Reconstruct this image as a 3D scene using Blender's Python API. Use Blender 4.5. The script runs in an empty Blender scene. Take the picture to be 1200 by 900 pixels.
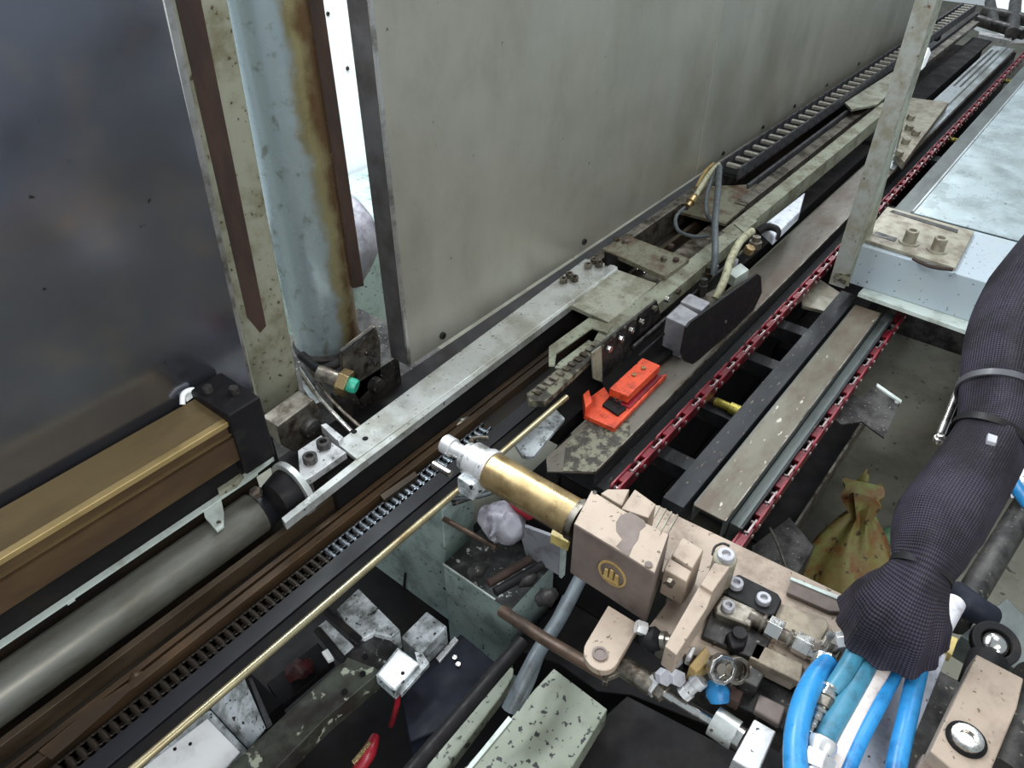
import bpy, bmesh, math, random
from mathutils import Vector, Matrix
random.seed(7)
S = bpy.context.scene
COL = S.collection
PI = math.pi

# ------------------------------------------------------------------ camera, world, lights, exposure
FPX = 874.0; PITCH = math.radians(38.5); AZ = math.radians(38.6)
CAM = Vector((0, 0, 1.0))
cd = bpy.data.cameras.new('camera'); cam = bpy.data.objects.new('camera', cd); COL.objects.link(cam)
cd.sensor_width = 36.0; cd.lens = FPX / 1200 * 36; cd.clip_start = 0.02; cd.clip_end = 100
cam.location = CAM
cam.rotation_euler = (PI/2 - PITCH, 0, AZ - PI/2)
S.camera = cam

S.view_settings.view_transform = 'Standard'; S.view_settings.look = 'None'
S.view_settings.gamma = 1; S.view_settings.use_curve_mapping = False
S.view_settings.exposure = 0.18

w = bpy.data.worlds.new('hall_light'); S.world = w; w.use_nodes = True
wn = w.node_tree.nodes; wn['Background'].inputs[0].default_value = (0.80, 0.92, 1.0, 1); wn['Background'].inputs[1].default_value = 0.42

def area(name, loc, target, sx, sy, power, col=(1, 1, 1)):
    l = bpy.data.lights.new(name, 'AREA'); l.shape = 'RECTANGLE'; l.size = sx; l.size_y = sy; l.energy = power; l.color = col
    o = bpy.data.objects.new(name, l); COL.objects.link(o); o.location = loc
    o.rotation_euler = (Vector(target) - Vector(loc)).to_track_quat('-Z', 'Y').to_euler()
    return o
area('skylight', (3.5, 0.2, 3.2), (1.2, 0.4, 0), 2.2, 2.2, 66, (0.93, 0.97, 1.0))
area('ceiling_lamp_row', (-0.6, -1.6, 2.6), (0.6, 0.4, 0), 2.5, 0.7, 48, (1.0, 0.95, 0.88))
area('cabinet_fill_light', (1.2, 1.75, 2.2), (1.3, 2.35, 0.2), 2.2, 0.6, 130, (0.9, 0.96, 1.0))  # added lamp that brightens the white cabinet in the gap
area('pipe_highlight_light', (-0.2, 2.3, 2.3), (0.86, 1.25, 0.3), 0.8, 0.8, 40, (0.9, 0.97, 1.0))  # added lamp for the bright left edge of the pipe
area('lower_left_fill_light', (-1.3, -1.9, 1.3), (0.35, 0.8, -0.25), 1.4, 0.8, 34, (0.92, 0.97, 1.0))  # added lamp that brightens the clutter at the lower left
area('far_end_daylight', (6.6, 1.6, 2.2), (5.4, 0.5, 0), 1.0, 1.0, 45, (0.92, 0.97, 1.0))

# ------------------------------------------------------------------ pixel -> place
fw = Vector((math.cos(AZ)*math.cos(PITCH), math.sin(AZ)*math.cos(PITCH), -math.sin(PITCH)))
rt = Vector((math.sin(AZ), -math.cos(AZ), 0))
upv = Vector((math.cos(AZ)*math.sin(PITCH), math.sin(AZ)*math.sin(PITCH), math.cos(PITCH)))
def P(u, v, x=None, y=None, z=None):
    d = fw + rt*((u-600)/FPX) + upv*((450-v)/FPX)
    if z is not None: t = (z-CAM.z)/d.z
    elif y is not None: t = (y-CAM.y)/d.y
    else: t = (x-CAM.x)/d.x
    return CAM + d*t

# ------------------------------------------------------------------ mesh builder
class MB:
    def __init__(s): s.b = bmesh.new(); s.uv = s.b.loops.layers.uv.new('UVMap')
    def _faces(s, vs, fs):
        for f in fs:
            try: s.b.faces.new([vs[i] for i in f])
            except ValueError: pass
    def box(s, x0, x1, y0, y1, z0, z1):
        vs = [s.b.verts.new(p) for p in ((x0,y0,z0),(x1,y0,z0),(x1,y1,z0),(x0,y1,z0),(x0,y0,z1),(x1,y0,z1),(x1,y1,z1),(x0,y1,z1))]
        s._faces(vs, ((0,3,2,1),(4,5,6,7),(0,1,5,4),(1,2,6,5),(2,3,7,6),(3,0,4,7))); return s
    def obox(s, c, ax, ay, az):      # centre + half vectors
        c = Vector(c); ax = Vector(ax); ay = Vector(ay); az = Vector(az)
        vs = [s.b.verts.new(c + i*ax + j*ay + k*az) for k in (-1, 1) for i, j in ((-1,-1),(1,-1),(1,1),(-1,1))]
        s._faces(vs, ((0,3,2,1),(4,5,6,7),(0,1,5,4),(1,2,6,5),(2,3,7,6),(3,0,4,7))); return s
    def prism(s, pts, vec):
        vec = Vector(vec); pts = [Vector(p) for p in pts]; n = len(pts)
        a = [s.b.verts.new(p) for p in pts]; c = [s.b.verts.new(p+vec) for p in pts]
        s.b.faces.new(a); s.b.faces.new(c[::-1])
        for i in range(n): s.b.faces.new((a[i], c[i], c[(i+1) % n], a[(i+1) % n]))
        return s
    def top(s, px, z, t):            # outline on a level surface at height z, going down by t
        return s.prism([P(u, v, z=z) for u, v in px], (0, 0, -t))
    def front(s, px, y, t):          # outline on an upright face of constant Y, thickness t away from the camera
        return s.prism([P(u, v, y=y) for u, v in px], (0, t, 0))
    def side(s, px, x, t):
        return s.prism([P(u, v, x=x) for u, v in px], (t, 0, 0))
    def tube(s, pts, r, n=12, smooth=True, cap=True, sub=6, pleat=None):
        pts = [Vector(p) for p in pts]; m = len(pts)
        rs = list(r) if hasattr(r, '__len__') else [r]*m
        if smooth and m > 2:
            P2 = []; R2 = []
            for i in range(m-1):
                p0 = pts[max(i-1, 0)]; p1 = pts[i]; p2 = pts[i+1]; p3 = pts[min(i+2, m-1)]
                for k in range(sub):
                    t = k/sub
                    P2.append(0.5*((2*p1)+(p2-p0)*t+(2*p0-5*p1+4*p2-p3)*t*t+(3*p1-3*p2+p3-p0)*t**3))
                    R2.append(rs[i]*(1-t)+rs[i+1]*t)
            P2.append(pts[-1]); R2.append(rs[-1]); pts = P2; rs = R2; m = len(pts)
        rings = []; nrm = None; L = 0
        for i in range(m):
            d = (pts[min(i+1, m-1)]-pts[max(i-1, 0)]).normalized()
            if nrm is None:
                nrm = d.orthogonal().normalized()
            nrm = (nrm - d*nrm.dot(d)).normalized(); bi = d.cross(nrm)
            if i: L += (pts[i]-pts[i-1]).length
            rings.append(([s.b.verts.new(pts[i]+(nrm*math.cos(2*PI*k/n)+bi*math.sin(2*PI*k/n))*rs[i]*(pleat(2*PI*k/n, i/(m-1)) if pleat else 1)) for k in range(n)], L))
        for i in range(m-1):
            a, la = rings[i]; c, lc = rings[i+1]
            for k in range(n):
                f = s.b.faces.new((a[k], a[(k+1) % n], c[(k+1) % n], c[k]))
                for lp, uv in zip(f.loops, ((k/n, la), ((k+1)/n, la), ((k+1)/n, lc), (k/n, lc))): lp[s.uv].uv = uv
        if cap: s.b.faces.new(rings[0][0][::-1]); s.b.faces.new(rings[-1][0])
        return s
    def cyl(s, a, b, r, r2=None, n=28): return s.tube([a, b], [r, r if r2 is None else r2], n=n, smooth=False)
    def lathe(s, a, d, prof, n=28):  # prof: (distance along d, radius)
        a = Vector(a); d = Vector(d).normalized()
        u = d.orthogonal().normalized(); v = d.cross(u); prev = None; first = None
        for t, r in prof:
            ring = [s.b.verts.new(a+d*t+(u*math.cos(2*PI*k/n)+v*math.sin(2*PI*k/n))*max(r, 1e-5)) for k in range(n)]
            if prev:
                for k in range(n): s.b.faces.new((prev[k], prev[(k+1) % n], ring[(k+1) % n], ring[k]))
            else: first = ring
            prev = ring
        s.b.faces.new(first[::-1]); s.b.faces.new(prev)
        return s
    def hexn(s, a, d, r, h, hole=0.0):
        if hole: return s.lathe(a, d, [(0, r*hole), (0, r), (h, r), (h, r*hole), (h*0.3, r*hole)], n=6)
        return s.lathe(a, d, [(0, r), (h, r)], n=6)
    def socket(s, a, d, r, h):       # socket-head cap screw with its recess
        return s.lathe(a, d, [(0, r), (h*0.9, r), (h, r*0.9), (h, r*0.52), (h*0.45, r*0.5)], n=20)
    def build(s, name, mat, parent=None, bevel=0.0, seg=2, ang=35):
        bmesh.ops.recalc_face_normals(s.b, faces=s.b.faces)
        me = bpy.data.meshes.new(name)
        if parent is not None: off = ORG[parent.name]
        else:
            xs = [v.co for v in s.b.verts]
            off = Vector(((min(c.x for c in xs)+max(c.x for c in xs))/2, (min(c.y for c in xs)+max(c.y for c in xs))/2, min(c.z for c in xs)))
        for v in s.b.verts: v.co -= off
        for f in s.b.faces: f.smooth = True
        s.b.to_mesh(me); s.b.free()
        me.set_sharp_from_angle(angle=math.radians(ang))
        me.materials.append(MATS[mat])
        o = bpy.data.objects.new(name, me); COL.objects.link(o)
        if bevel:
            m = o.modifiers.new('bevel', 'BEVEL'); m.width = bevel; m.segments = seg; m.limit_method = 'ANGLE'; m.angle_limit = math.radians(40); m.harden_normals = True
        if parent is not None: o.parent = parent; ORG[o.name] = off
        else: o.location = off; ORG[o.name] = off
        return o
ORG = {}
def tag(o, label, cat, group=None, kind=None):
    if label: o['label'] = label
    if cat: o['category'] = cat
    if group: o['group'] = group
    if kind: o['kind'] = kind
    return o
def thing(name, label, cat, loc, group=None):
    o = bpy.data.objects.new(name, None); COL.objects.link(o); o.location = loc; o.empty_display_size = 0.03
    ORG[o.name] = Vector(loc); return tag(o, label, cat, group)
def struct(o): o['kind'] = 'structure'; return o
def dup(root, delta, label=None, rot=None):
    r = root.copy(); COL.objects.link(r); r.location = Vector(root.location)+Vector(delta)
    if label: r['label'] = label
    if rot: r.rotation_euler = rot
    for ch in list(root.children):
        c = ch.copy(); COL.objects.link(c); c.parent = r
        for g in list(ch.children):
            d = g.copy(); COL.objects.link(d); d.parent = c
    return r

# ------------------------------------------------------------------ materials
MATS = {}
def mat(name, base, metallic=0.0, rough=0.5, dirt=None, damt=0.4, dscale=14, speck=None, samt=0.12, sscale=90,
        stretch=(1, 1, 1), bump=0.15, rvar=0.15, sheen=0, bscale=60, soft=0.12, light=None, lamt=0.3, lscale=5):
    m = bpy.data.materials.new(name); m.use_nodes = True; nt = m.node_tree; N = nt.nodes; L = nt.links
    b = N['Principled BSDF']; MATS[name] = m
    tc = N.new('ShaderNodeTexCoord'); mp = N.new('ShaderNodeMapping'); mp.inputs['Scale'].default_value = stretch
    L.new(tc.outputs['Object'], mp.inputs[0]); vec = mp.outputs[0]
    def noise(sc, det=6, ro=0.6, v=vec):
        n = N.new('ShaderNodeTexNoise'); n.inputs['Scale'].default_value = sc; n.inputs['Detail'].default_value = det
        n.inputs['Roughness'].default_value = ro; L.new(v, n.inputs['Vector']); return n.outputs['Fac']
    def ramp(src, a, c):
        r = N.new('ShaderNodeMapRange'); r.interpolation_type = 'SMOOTHSTEP'; r.inputs['From Min'].default_value = a; r.inputs['From Max'].default_value = c
        L.new(src, r.inputs['Value']); return r.outputs[0]
    def mix(f, a, c):
        x = N.new('ShaderNodeMix'); x.data_type = 'RGBA'; L.new(f, x.inputs[0])
        if isinstance(a, tuple): x.inputs[6].default_value = (*a, 1)
        else: L.new(a, x.inputs[6])
        if isinstance(c, tuple): x.inputs[7].default_value = (*c, 1)
        else: L.new(c, x.inputs[7])
        return x.outputs[2]
    col = tuple(base)
    if light: col = mix(ramp(noise(lscale, 4), 0.5-0.25*lamt, 0.8-0.3*lamt), col, tuple(light))
    if dirt:
        t = 0.66-0.32*damt; col = mix(ramp(noise(dscale, 9, 0.68), t-soft, t+soft), col, tuple(dirt))
    if speck:
        sscale = sscale*1.6; samt = samt*0.75
        t = 0.68-0.25*samt; col = mix(ramp(noise(sscale, 3, 0.5), t-0.02, t+0.03), col, tuple(speck))
    if isinstance(col, tuple): b.inputs['Base Color'].default_value = (*col, 1)
    else: L.new(col, b.inputs['Base Color'])
    b.inputs['Metallic'].default_value = metallic
    if rvar:
        r = N.new('ShaderNodeMapRange'); r.inputs['To Min'].default_value = max(rough-rvar, 0.03); r.inputs['To Max'].default_value = min(rough+rvar, 1)
        L.new(noise(dscale*1.7, 5), r.inputs['Value']); r.inputs['From Min'].default_value = 0.3; r.inputs['From Max'].default_value = 0.7
        L.new(r.outputs[0], b.inputs['Roughness'])
    else: b.inputs['Roughness'].default_value = rough
    if bump:
        bp = N.new('ShaderNodeBump'); bp.inputs['Strength'].default_value = bump; bp.inputs['Distance'].default_value = 0.002
        L.new(noise(bscale, 5), bp.inputs['Height']); L.new(bp.outputs[0], b.inputs['Normal'])
    return m, N, L, b, noise, ramp, mix, col
def rgb(r, g, b):    # sRGB 0-255 to linear
    return tuple(((c/255)/12.92 if c/255 <= 0.04045 else (((c/255)+0.055)/1.055)**2.4) for c in (r, g, b))

mat('concrete', rgb(102,101,90), 0, 0.85, dirt=rgb(84,82,72), damt=0.45, dscale=5, speck=rgb(52,50,46), samt=0.05, sscale=26, bump=0.3)
mat('concrete_stain', rgb(66,64,58), 0, 0.7, dirt=rgb(30,30,28), damt=0.6, dscale=6)
mat('steel_panel', rgb(178,175,163), 0.6, 0.44, dirt=rgb(152,150,136), damt=0.35, dscale=3.0, speck=rgb(96,92,80), samt=-0.28, sscale=45, bump=0.05, rvar=0.09, soft=0.2, stretch=(1,1,0.7), light=rgb(172,172,162), lamt=0.6, lscale=2)
mat('steel_dark_sheet', rgb(128,131,143), 0.9, 0.2, dirt=rgb(118,120,128), damt=0.4, dscale=4.5, speck=rgb(60,58,60), samt=-0.3, sscale=40, bump=0.03, rvar=0.05, soft=0.25, light=rgb(158,148,138), lamt=0.1, lscale=5)
mat('steel_edge', rgb(190,188,186), 0.8, 0.35, dirt=rgb(120,116,110), damt=0.3)
mat('flange_grey', rgb(92,90,92), 0.5, 0.5, dirt=rgb(70,66,64), damt=0.4, dscale=8)
mat('silver_bar', rgb(202,205,203), 0.6, 0.36, dirt=rgb(160,160,150), damt=0.35, dscale=9, speck=rgb(90,84,74), samt=0.03, sscale=70, rvar=0.14)
mat('aluminium', rgb(205,205,206), 0.55, 0.38, dirt=rgb(120,120,118), damt=0.25, dscale=18, speck=rgb(40,38,36), samt=0.05, sscale=80)
mat('chrome', rgb(210,208,204), 0.95, 0.2, dirt=rgb(110,100,90), damt=0.25, dscale=30)
mat('worn_steel', rgb(140,134,124), 0.8, 0.4, dirt=rgb(70,60,50), damt=0.45, dscale=22)
mat('dark_steel', rgb(72,70,68), 0.5, 0.5, dirt=rgb(30,28,28), damt=0.5, dscale=16, speck=rgb(130,124,114), samt=0.03)
mat('green_paint', rgb(146,147,130), 0.1, 0.5, dirt=rgb(112,108,86), damt=0.35, dscale=11, speck=rgb(74,62,46), samt=0.03, sscale=55, bump=0.15)
mat('beam_paint', rgb(146,150,132), 0.1, 0.5, dirt=rgb(106,102,84), damt=0.4, dscale=16, speck=rgb(60,54,44), samt=0.1, sscale=70)
mat('post_paint', rgb(138,141,136), 0.15, 0.55, dirt=rgb(120,116,102), damt=0.45, dscale=20, speck=rgb(84,66,50), samt=0.05, sscale=38)
mat('rust', rgb(66,48,40), 0.1, 0.8, dirt=rgb(48,36,32), damt=0.5, dscale=14, stretch=(1,1,0.3))
mat('bronze_top', rgb(126,108,74), 0.45, 0.5, dirt=rgb(104,88,62), damt=0.4, dscale=5, stretch=(0.3,1,1), bump=0.03)  # lighter copy of the bronze for the lit top
mat('bronze_front', rgb(100,80,54), 0.4, 0.5, dirt=rgb(80,62,46), damt=0.4, dscale=6, stretch=(0.3,1,1), bump=0.03)  # darker copy of the bronze for the shaded front
mat('bronze_highlight', rgb(184,160,110), 0.5, 0.4, dirt=rgb(150,126,80), damt=0.3, dscale=12)  # lightest copy, the ridge highlight put into the colour
mat('black_plastic', rgb(24,23,25), 0, 0.5, dirt=rgb(44,40,38), damt=0.1, dscale=30, bump=0.05)
mat('black_rubber', rgb(26,26,28), 0, 0.6, dirt=rgb(50,46,44), damt=0.2)
mat('shaft_grey', rgb(112,112,106), 0.45, 0.38, dirt=rgb(84,82,72), damt=0.4, dscale=6, stretch=(0.4,1,1), rvar=0.08)
mat('oily_dark', rgb(44,37,30), 0.25, 0.4, dirt=rgb(24,21,20), damt=0.5, dscale=8, stretch=(0.35,1,1), light=rgb(60,49,36), lamt=0.3, lscale=6)
mat('oily_brown', rgb(74,62,48), 0.3, 0.42, dirt=rgb(50,40,30), damt=0.5, dscale=10, stretch=(0.3,1,1))
mat('oily_orange', rgb(82,62,42), 0.15, 0.5, dirt=rgb(52,40,28), damt=0.55, dscale=8, stretch=(0.4,1,1))
mat('black_oil_shade', rgb(19,18,19), 0.0, 0.75, dirt=rgb(30,27,25), damt=0.3, dscale=10)  # flat black for oily parts and for slabs that stand for shade
mat('blue_black', rgb(24,25,32), 0.1, 0.45, dirt=rgb(18,18,21), damt=0.4, dscale=10, stretch=(0.4,1,1))
mat('chain_steel', rgb(136,144,152), 0.75, 0.35, dirt=rgb(56,56,58), damt=0.5, dscale=40)
mat('gold_rod', rgb(176,166,134), 0.75, 0.3, dirt=rgb(124,104,70), damt=0.35, dscale=9, stretch=(0.5,1,1), bump=0)
mat('brass', rgb(166,144,104), 0.75, 0.3, dirt=rgb(130,108,74), damt=0.3, dscale=16, speck=rgb(96,74,46), samt=-.1, sscale=90, rvar=0.1, bump=0.05)
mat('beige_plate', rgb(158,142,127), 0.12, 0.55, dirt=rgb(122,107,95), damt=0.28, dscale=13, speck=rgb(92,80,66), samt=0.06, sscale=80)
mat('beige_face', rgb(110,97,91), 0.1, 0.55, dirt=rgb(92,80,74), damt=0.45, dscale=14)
mat('plate_grey', rgb(192,199,204), 0.2, 0.45, dirt=rgb(104,108,106), damt=0.42, dscale=20, speck=rgb(40,38,36), samt=0.2, sscale=60, light=rgb(226,232,238), lamt=0.5, lscale=14)
mat('carriage_plate', rgb(168,170,156), 0.3, 0.5, dirt=rgb(128,126,108), damt=0.4, dscale=16, speck=rgb(90,86,70), samt=0.1)
mat('bracket_plate', rgb(120,120,102), 0.2, 0.5, dirt=rgb(84,62,46), damt=0.4, dscale=18, speck=rgb(52,44,38), samt=0.12)
mat('rail_top', rgb(104,100,92), 0.35, 0.45, dirt=rgb(86,72,60), damt=0.5, dscale=9, speck=rgb(52,48,42), samt=0.1, stretch=(0.35,1,1))
mat('rail_black', rgb(52,53,55), 0.3, 0.5, dirt=rgb(36,36,38), damt=0.4, dscale=9, speck=rgb(104,96,84), samt=0.02, stretch=(0.4,1,1))
mat('rail_bright', rgb(176,184,188), 0.6, 0.35, dirt=rgb(126,128,124), damt=0.4, dscale=9, stretch=(0.35,1,1))
mat('tube_top', rgb(106,102,90), 0.3, 0.5, dirt=rgb(88,76,64), damt=0.5, dscale=10, speck=rgb(176,174,160), samt=0.05, sscale=38, stretch=(0.4,1,1))
mat('tube_side', rgb(88,94,92), 0.4, 0.45, dirt=rgb(62,66,66), damt=0.4, dscale=10, stretch=(0.3,1,1))
mat('speckled', rgb(120,118,100), 0.2, 0.55, dirt=rgb(54,50,44), damt=0.55, dscale=42, soft=0.06)
mat('red_plastic', rgb(128,26,40), 0.1, 0.4, dirt=rgb(56,14,22), damt=0.5, dscale=26)
mat('pin_steel', rgb(180,160,160), 0.7, 0.35)
mat('orange_paint', rgb(226,84,48), 0.05, 0.4, dirt=rgb(170,54,32), damt=0.35, dscale=30, speck=rgb(80,30,24), samt=0.1)
mat('sensor_grey', rgb(160,160,166), 0.1, 0.4, dirt=rgb(120,118,124), damt=0.25, dscale=24)
mat('white_casing', rgb(226,232,242), 0.0, 0.4, dirt=rgb(150,156,172), damt=0.2, dscale=30)
mat('white_hot', rgb(250,252,254), 0, 0.5, dirt=rgb(224,226,230), damt=0.15, dscale=14)
mat('white_plate', rgb(214,214,222), 0.0, 0.5, dirt=rgb(150,148,152), damt=0.3, dscale=18, speck=rgb(56,54,54), samt=0.12, sscale=48)
mat('blue_box', rgb(158,170,178), 0.05, 0.5, dirt=rgb(160,170,172), damt=0.3, dscale=6, speck=rgb(84,84,84), samt=0.0, sscale=60)
mat('blue_sheet', rgb(176,190,194), 0.45, 0.32, dirt=rgb(146,158,158), damt=0.45, dscale=6, speck=rgb(96,96,96), samt=0.02, sscale=50)
mat('lip_pale', rgb(190,200,194), 0.1, 0.5, dirt=rgb(150,156,148), damt=0.3, dscale=16)
mat('bracket_beige', rgb(146,142,126), 0.2, 0.5, dirt=rgb(112,102,88), damt=0.4, dscale=24, speck=rgb(110,70,66), samt=-.1, sscale=34)
mat('bracket_pad', rgb(150,138,120), 0.1, 0.6, dirt=rgb(112,100,86), damt=0.4, dscale=24)
mat('chain_plastic', rgb(74,74,78), 0.1, 0.45, dirt=rgb(44,42,44), damt=0.35, dscale=30)
mat('chain_bar', rgb(164,160,152), 0.3, 0.4, dirt=rgb(110,104,96), damt=0.3, dscale=40)
mat('cream_hose', rgb(176,174,146), 0, 0.5, dirt=rgb(120,114,88), damt=0.35, dscale=40)
mat('grey_hose', rgb(84,92,97), 0, 0.45, dirt=rgb(64,66,68), damt=0.3, dscale=40)
mat('blue_hose', rgb(44,132,192), 0, 0.38, dirt=rgb(24,96,150), damt=0.3, dscale=30, bump=0.03)
mat('blue_hose_dull', rgb(62,124,150), 0, 0.45, dirt=rgb(50,92,110), damt=0.4, dscale=30)
mat('white_hose', rgb(206,198,196), 0, 0.45, dirt=rgb(160,148,140), damt=0.3, dscale=20)
mat('green_cap', rgb(56,170,142), 0, 0.4, dirt=rgb(40,130,108), damt=0.2, dscale=60)
mat('column_green', rgb(160,178,172), 0.1, 0.5, dirt=rgb(120,132,128), damt=0.35, dscale=9, speck=rgb(48,52,50), samt=0.08, sscale=50)
mat('grime_top', rgb(70,72,70), 0.15, 0.5, dirt=rgb(24,22,22), damt=0.7, dscale=24, speck=rgb(160,164,160), samt=0.1, sscale=40)
mat('green_dark_bar', rgb(74,78,70), 0.2, 0.5, dirt=rgb(46,42,38), damt=0.5, dscale=14, speck=rgb(168,174,156), samt=0.18, sscale=22)
mat('pale_spotted', rgb(122,128,114), 0.1, 0.5, dirt=rgb(104,108,94), damt=0.3, dscale=9, speck=rgb(20,18,18), samt=0.36, sscale=48)
mat('navy', rgb(28,32,44), 0.0, 0.6, dirt=rgb(22,24,32), damt=0.4)
mat('red_part', rgb(150,30,44), 0, 0.4, dirt=rgb(90,18,26), damt=0.3)
mat('red_dark', rgb(84,24,30), 0, 0.7, dirt=rgb(44,16,20), damt=0.5)
mat('brass_bright', rgb(190,176,84), 0.6, 0.35, dirt=rgb(120,96,40), damt=0.3, dscale=40)
mat('brown_rod', rgb(88,70,58), 0.4, 0.5, dirt=rgb(56,44,38), damt=0.4, dscale=18)
mat('white_wall', rgb(236,242,246), 0, 0.6, bump=0)
mat('bag_grey', rgb(150,148,156), 0, 0.45, dirt=rgb(84,82,92), damt=0.4, dscale=12)
mat('tan', rgb(166,140,88), 0.1, 0.5, dirt=rgb(120,96,56), damt=0.3, dscale=30)
mat('yellow_tag', rgb(196,176,108), 0, 0.5, dirt=rgb(150,128,80), damt=0.3, dscale=40)
mat('rag', rgb(112,100,52), 0, 0.6, dirt=rgb(110,62,30), damt=0.5, dscale=9, light=rgb(110,130,70), lamt=0.5, lscale=8, speck=rgb(60,40,24), samt=0.2, sscale=30, bump=0.5)
mat('rag_green', rgb(128,158,130), 0, 0.4, dirt=rgb(84,140,100), damt=0.45, dscale=16, bump=0.5)

for q in ('black_oil_shade', 'black_plastic', 'black_rubber', 'navy', 'rail_black'):
    MATS[q].node_tree.nodes['Principled BSDF'].inputs['Specular IOR Level'].default_value = 0.2
# braided sleeve: woven pattern from the tube's own coordinates
m, N, L, b, noise, ramp, mix, col = mat('braid', rgb(50,46,54), 0, 0.55, bump=0)
tc = N.new('ShaderNodeTexCoord'); sp = N.new('ShaderNodeSeparateXYZ'); L.new(tc.outputs['UV'], sp.inputs[0])
def mth(op, a, c=None):
    n = N.new('ShaderNodeMath'); n.operation = op
    for i, q in enumerate((a, c)):
        if q is None: continue
        if isinstance(q, (int, float)): n.inputs[i].default_value = q
        else: L.new(q, n.inputs[i])
    return n.outputs[0]
wa = mth('SINE', mth('MULTIPLY', mth('ADD', mth('MULTIPLY', sp.outputs[0], 44), mth('MULTIPLY', sp.outputs[1], 170)), 6.283))
wb = mth('SINE', mth('MULTIPLY', mth('SUBTRACT', mth('MULTIPLY', sp.outputs[0], 44), mth('MULTIPLY', sp.outputs[1], 170)), 6.283))
wv = mth('MULTIPLY', wa, wb)
big = noise(16, 5)
L.new(mix(ramp(wv, -0.6, 0.9), mix(ramp(big, 0.35, 0.65), rgb(22,20,25), rgb(31,28,35)), mix(ramp(big, 0.35, 0.65), rgb(36,33,40), rgb(66,61,76))), b.inputs['Base Color'])
bp = N.new('ShaderNodeBump'); bp.inputs['Strength'].default_value = 0.5; bp.inputs['Distance'].default_value = 0.002
L.new(wv, bp.inputs['Height']); L.new(bp.outputs[0], b.inputs['Normal'])

b.inputs['Specular IOR Level'].default_value = 0.2
# painted pipe with a rust run down one side (stain fixed to the pipe)
m, N, L, b, noise, ramp, mix, col = mat('rusty_pipe', rgb(146,162,166), 0.5, 0.26, bump=0.05, rvar=0.05, dscale=10)
tc = N.new('ShaderNodeTexCoord'); sp = N.new('ShaderNodeSeparateXYZ'); L.new(tc.outputs['Object'], sp.inputs[0])
c1 = math.cos(math.radians(-50)); s1 = math.sin(math.radians(-50))
sidev = mth('ADD', mth('MULTIPLY', sp.outputs[0], c1/0.078), mth('MULTIPLY', sp.outputs[1], s1/0.078))   # 1 on the rusted side
sidew = mth('ADD', sidev, mth('MULTIPLY', mth('SUBTRACT', noise(9, 6), 0.5), 0.9))
c2 = mix(ramp(noise(30, 6), 0.55, 0.7), rgb(150,164,168), rgb(116,124,118))
c3 = mix(ramp(sidew, 0.45, 0.72), c2, rgb(136,128,96))
c4 = mix(ramp(sidew, 0.72, 0.98), c3, rgb(88,64,38))
L.new(c4, b.inputs['Base Color'])

# ------------------------------------------------------------------ the setting
FZ = -0.62
o = MB().box(-2.5, 9, -3, 4.2, FZ-0.05, FZ).build('floor', 'concrete'); struct(o)
o = MB().box(-2.5, 9, 4.2, 4.3, FZ-0.05, 2.4).build('wall_back', 'white_wall'); struct(o)

# bright low cabinet and the things seen through the narrow gap between post and panel
o = MB()
o.prism([(-.4,2.3,P(300,246,y=2.3).z-.02), P(300,246,y=2.3), P(470,196,y=2.3), P(470,-60,y=2.3), (-.4,2.3,P(470,-60,y=2.3).z)], (0,.4,0))  # unseen left part added as a reflector for the pipe highlight
t = thing('cabinet', 'white cabinet side seen through the narrow gap between the rusty pipe and the large panel', 'cabinet', (1.9, 2.3, FZ))
o.build('side_panel', 'white_wall', t)
for u, v in ((384,16),(407,80),(394,132)):
    p = P(u, v, y=2.3); MB().lathe(p, (0,-1,0), [(0,.008),(.004,.007)], 12).build('bolt', 'dark_steel', t)
o = MB().box(1.3, 2.6, 1.9, 2.28, FZ, -0.2).build('machine_plinth', 'column_green'); tag(o, 'grey-green plinth behind the pipe under the white cabinet', 'plinth')
g = MB().tube([P(398,232,y=1.55), P(414,262,y=1.5), P(420,292,y=1.48), P(412,335,y=1.48)], [.03,.055,.055,.02], 20)
o = g.build('grey_plastic_bag', 'bag_grey'); tag(o, 'crumpled grey bag squeezed behind the rusty pipe', 'bag')
o = MB().box(0.93, 1.02, 1.42, 1.46, -0.2, 0.2).build('column', 'column_green'); tag(o, 'short grey-green column behind the flange of the large panel', 'column')

# ------------------------------------------------------------------ left sheet, post, pipe
o = MB().prism([(-1.2,1.10,-.018),P(299,476,y=1.10),P(190,0,y=1.10),P(180,-60,y=1.10),(-1.2,1.10,.98)], (0,.004,0)).build('steel_sheet', 'steel_dark_sheet')
tag(o, 'dark stained stainless steel sheet standing behind the bronze beam', 'panel')
t = thing('post', 'grey-green square steel post with a rusty groove beside the dark steel sheet', 'post', (0.67, 1.22, -0.12))
MB().prism([(.618,1.19,-.12),(.722,1.19,-.12),(.757,1.19,.82),(.650,1.19,.82)], (0,.05,0)).build('post_body', 'green_paint', t, .004)
MB().front([(203,-12),(233,-12),(312,382),(305,390),(290,372)], 1.1885, .0015).build('rust_streak', 'rust', t)
MB().front([(190,-10),(200,-10),(300,470),(297,486)], 1.187, .003).build('edge_strip', 'steel_edge', t)
PX, PY_, PR = .863, 1.25, .0765
t = thing('pipe', 'pale blue vertical pipe with brown rust down one side', 'pipe', (PX, PY_, -.03))
MB().cyl((PX,PY_,-.03), (PX,PY_,.95), PR, n=64).build('tube', 'rusty_pipe', t)
MB().lathe((PX,PY_,-.045), (0,0,1), [(0,PR+.002),(0.02,PR+.006),(.03,PR+.001)], 64).build('bottom_collar', 'dark_steel', t)
a = math.radians(-30)
ex = Vector((math.cos(a), math.sin(a), 0)); ey = Vector((-math.sin(a), math.cos(a), 0))
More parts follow.
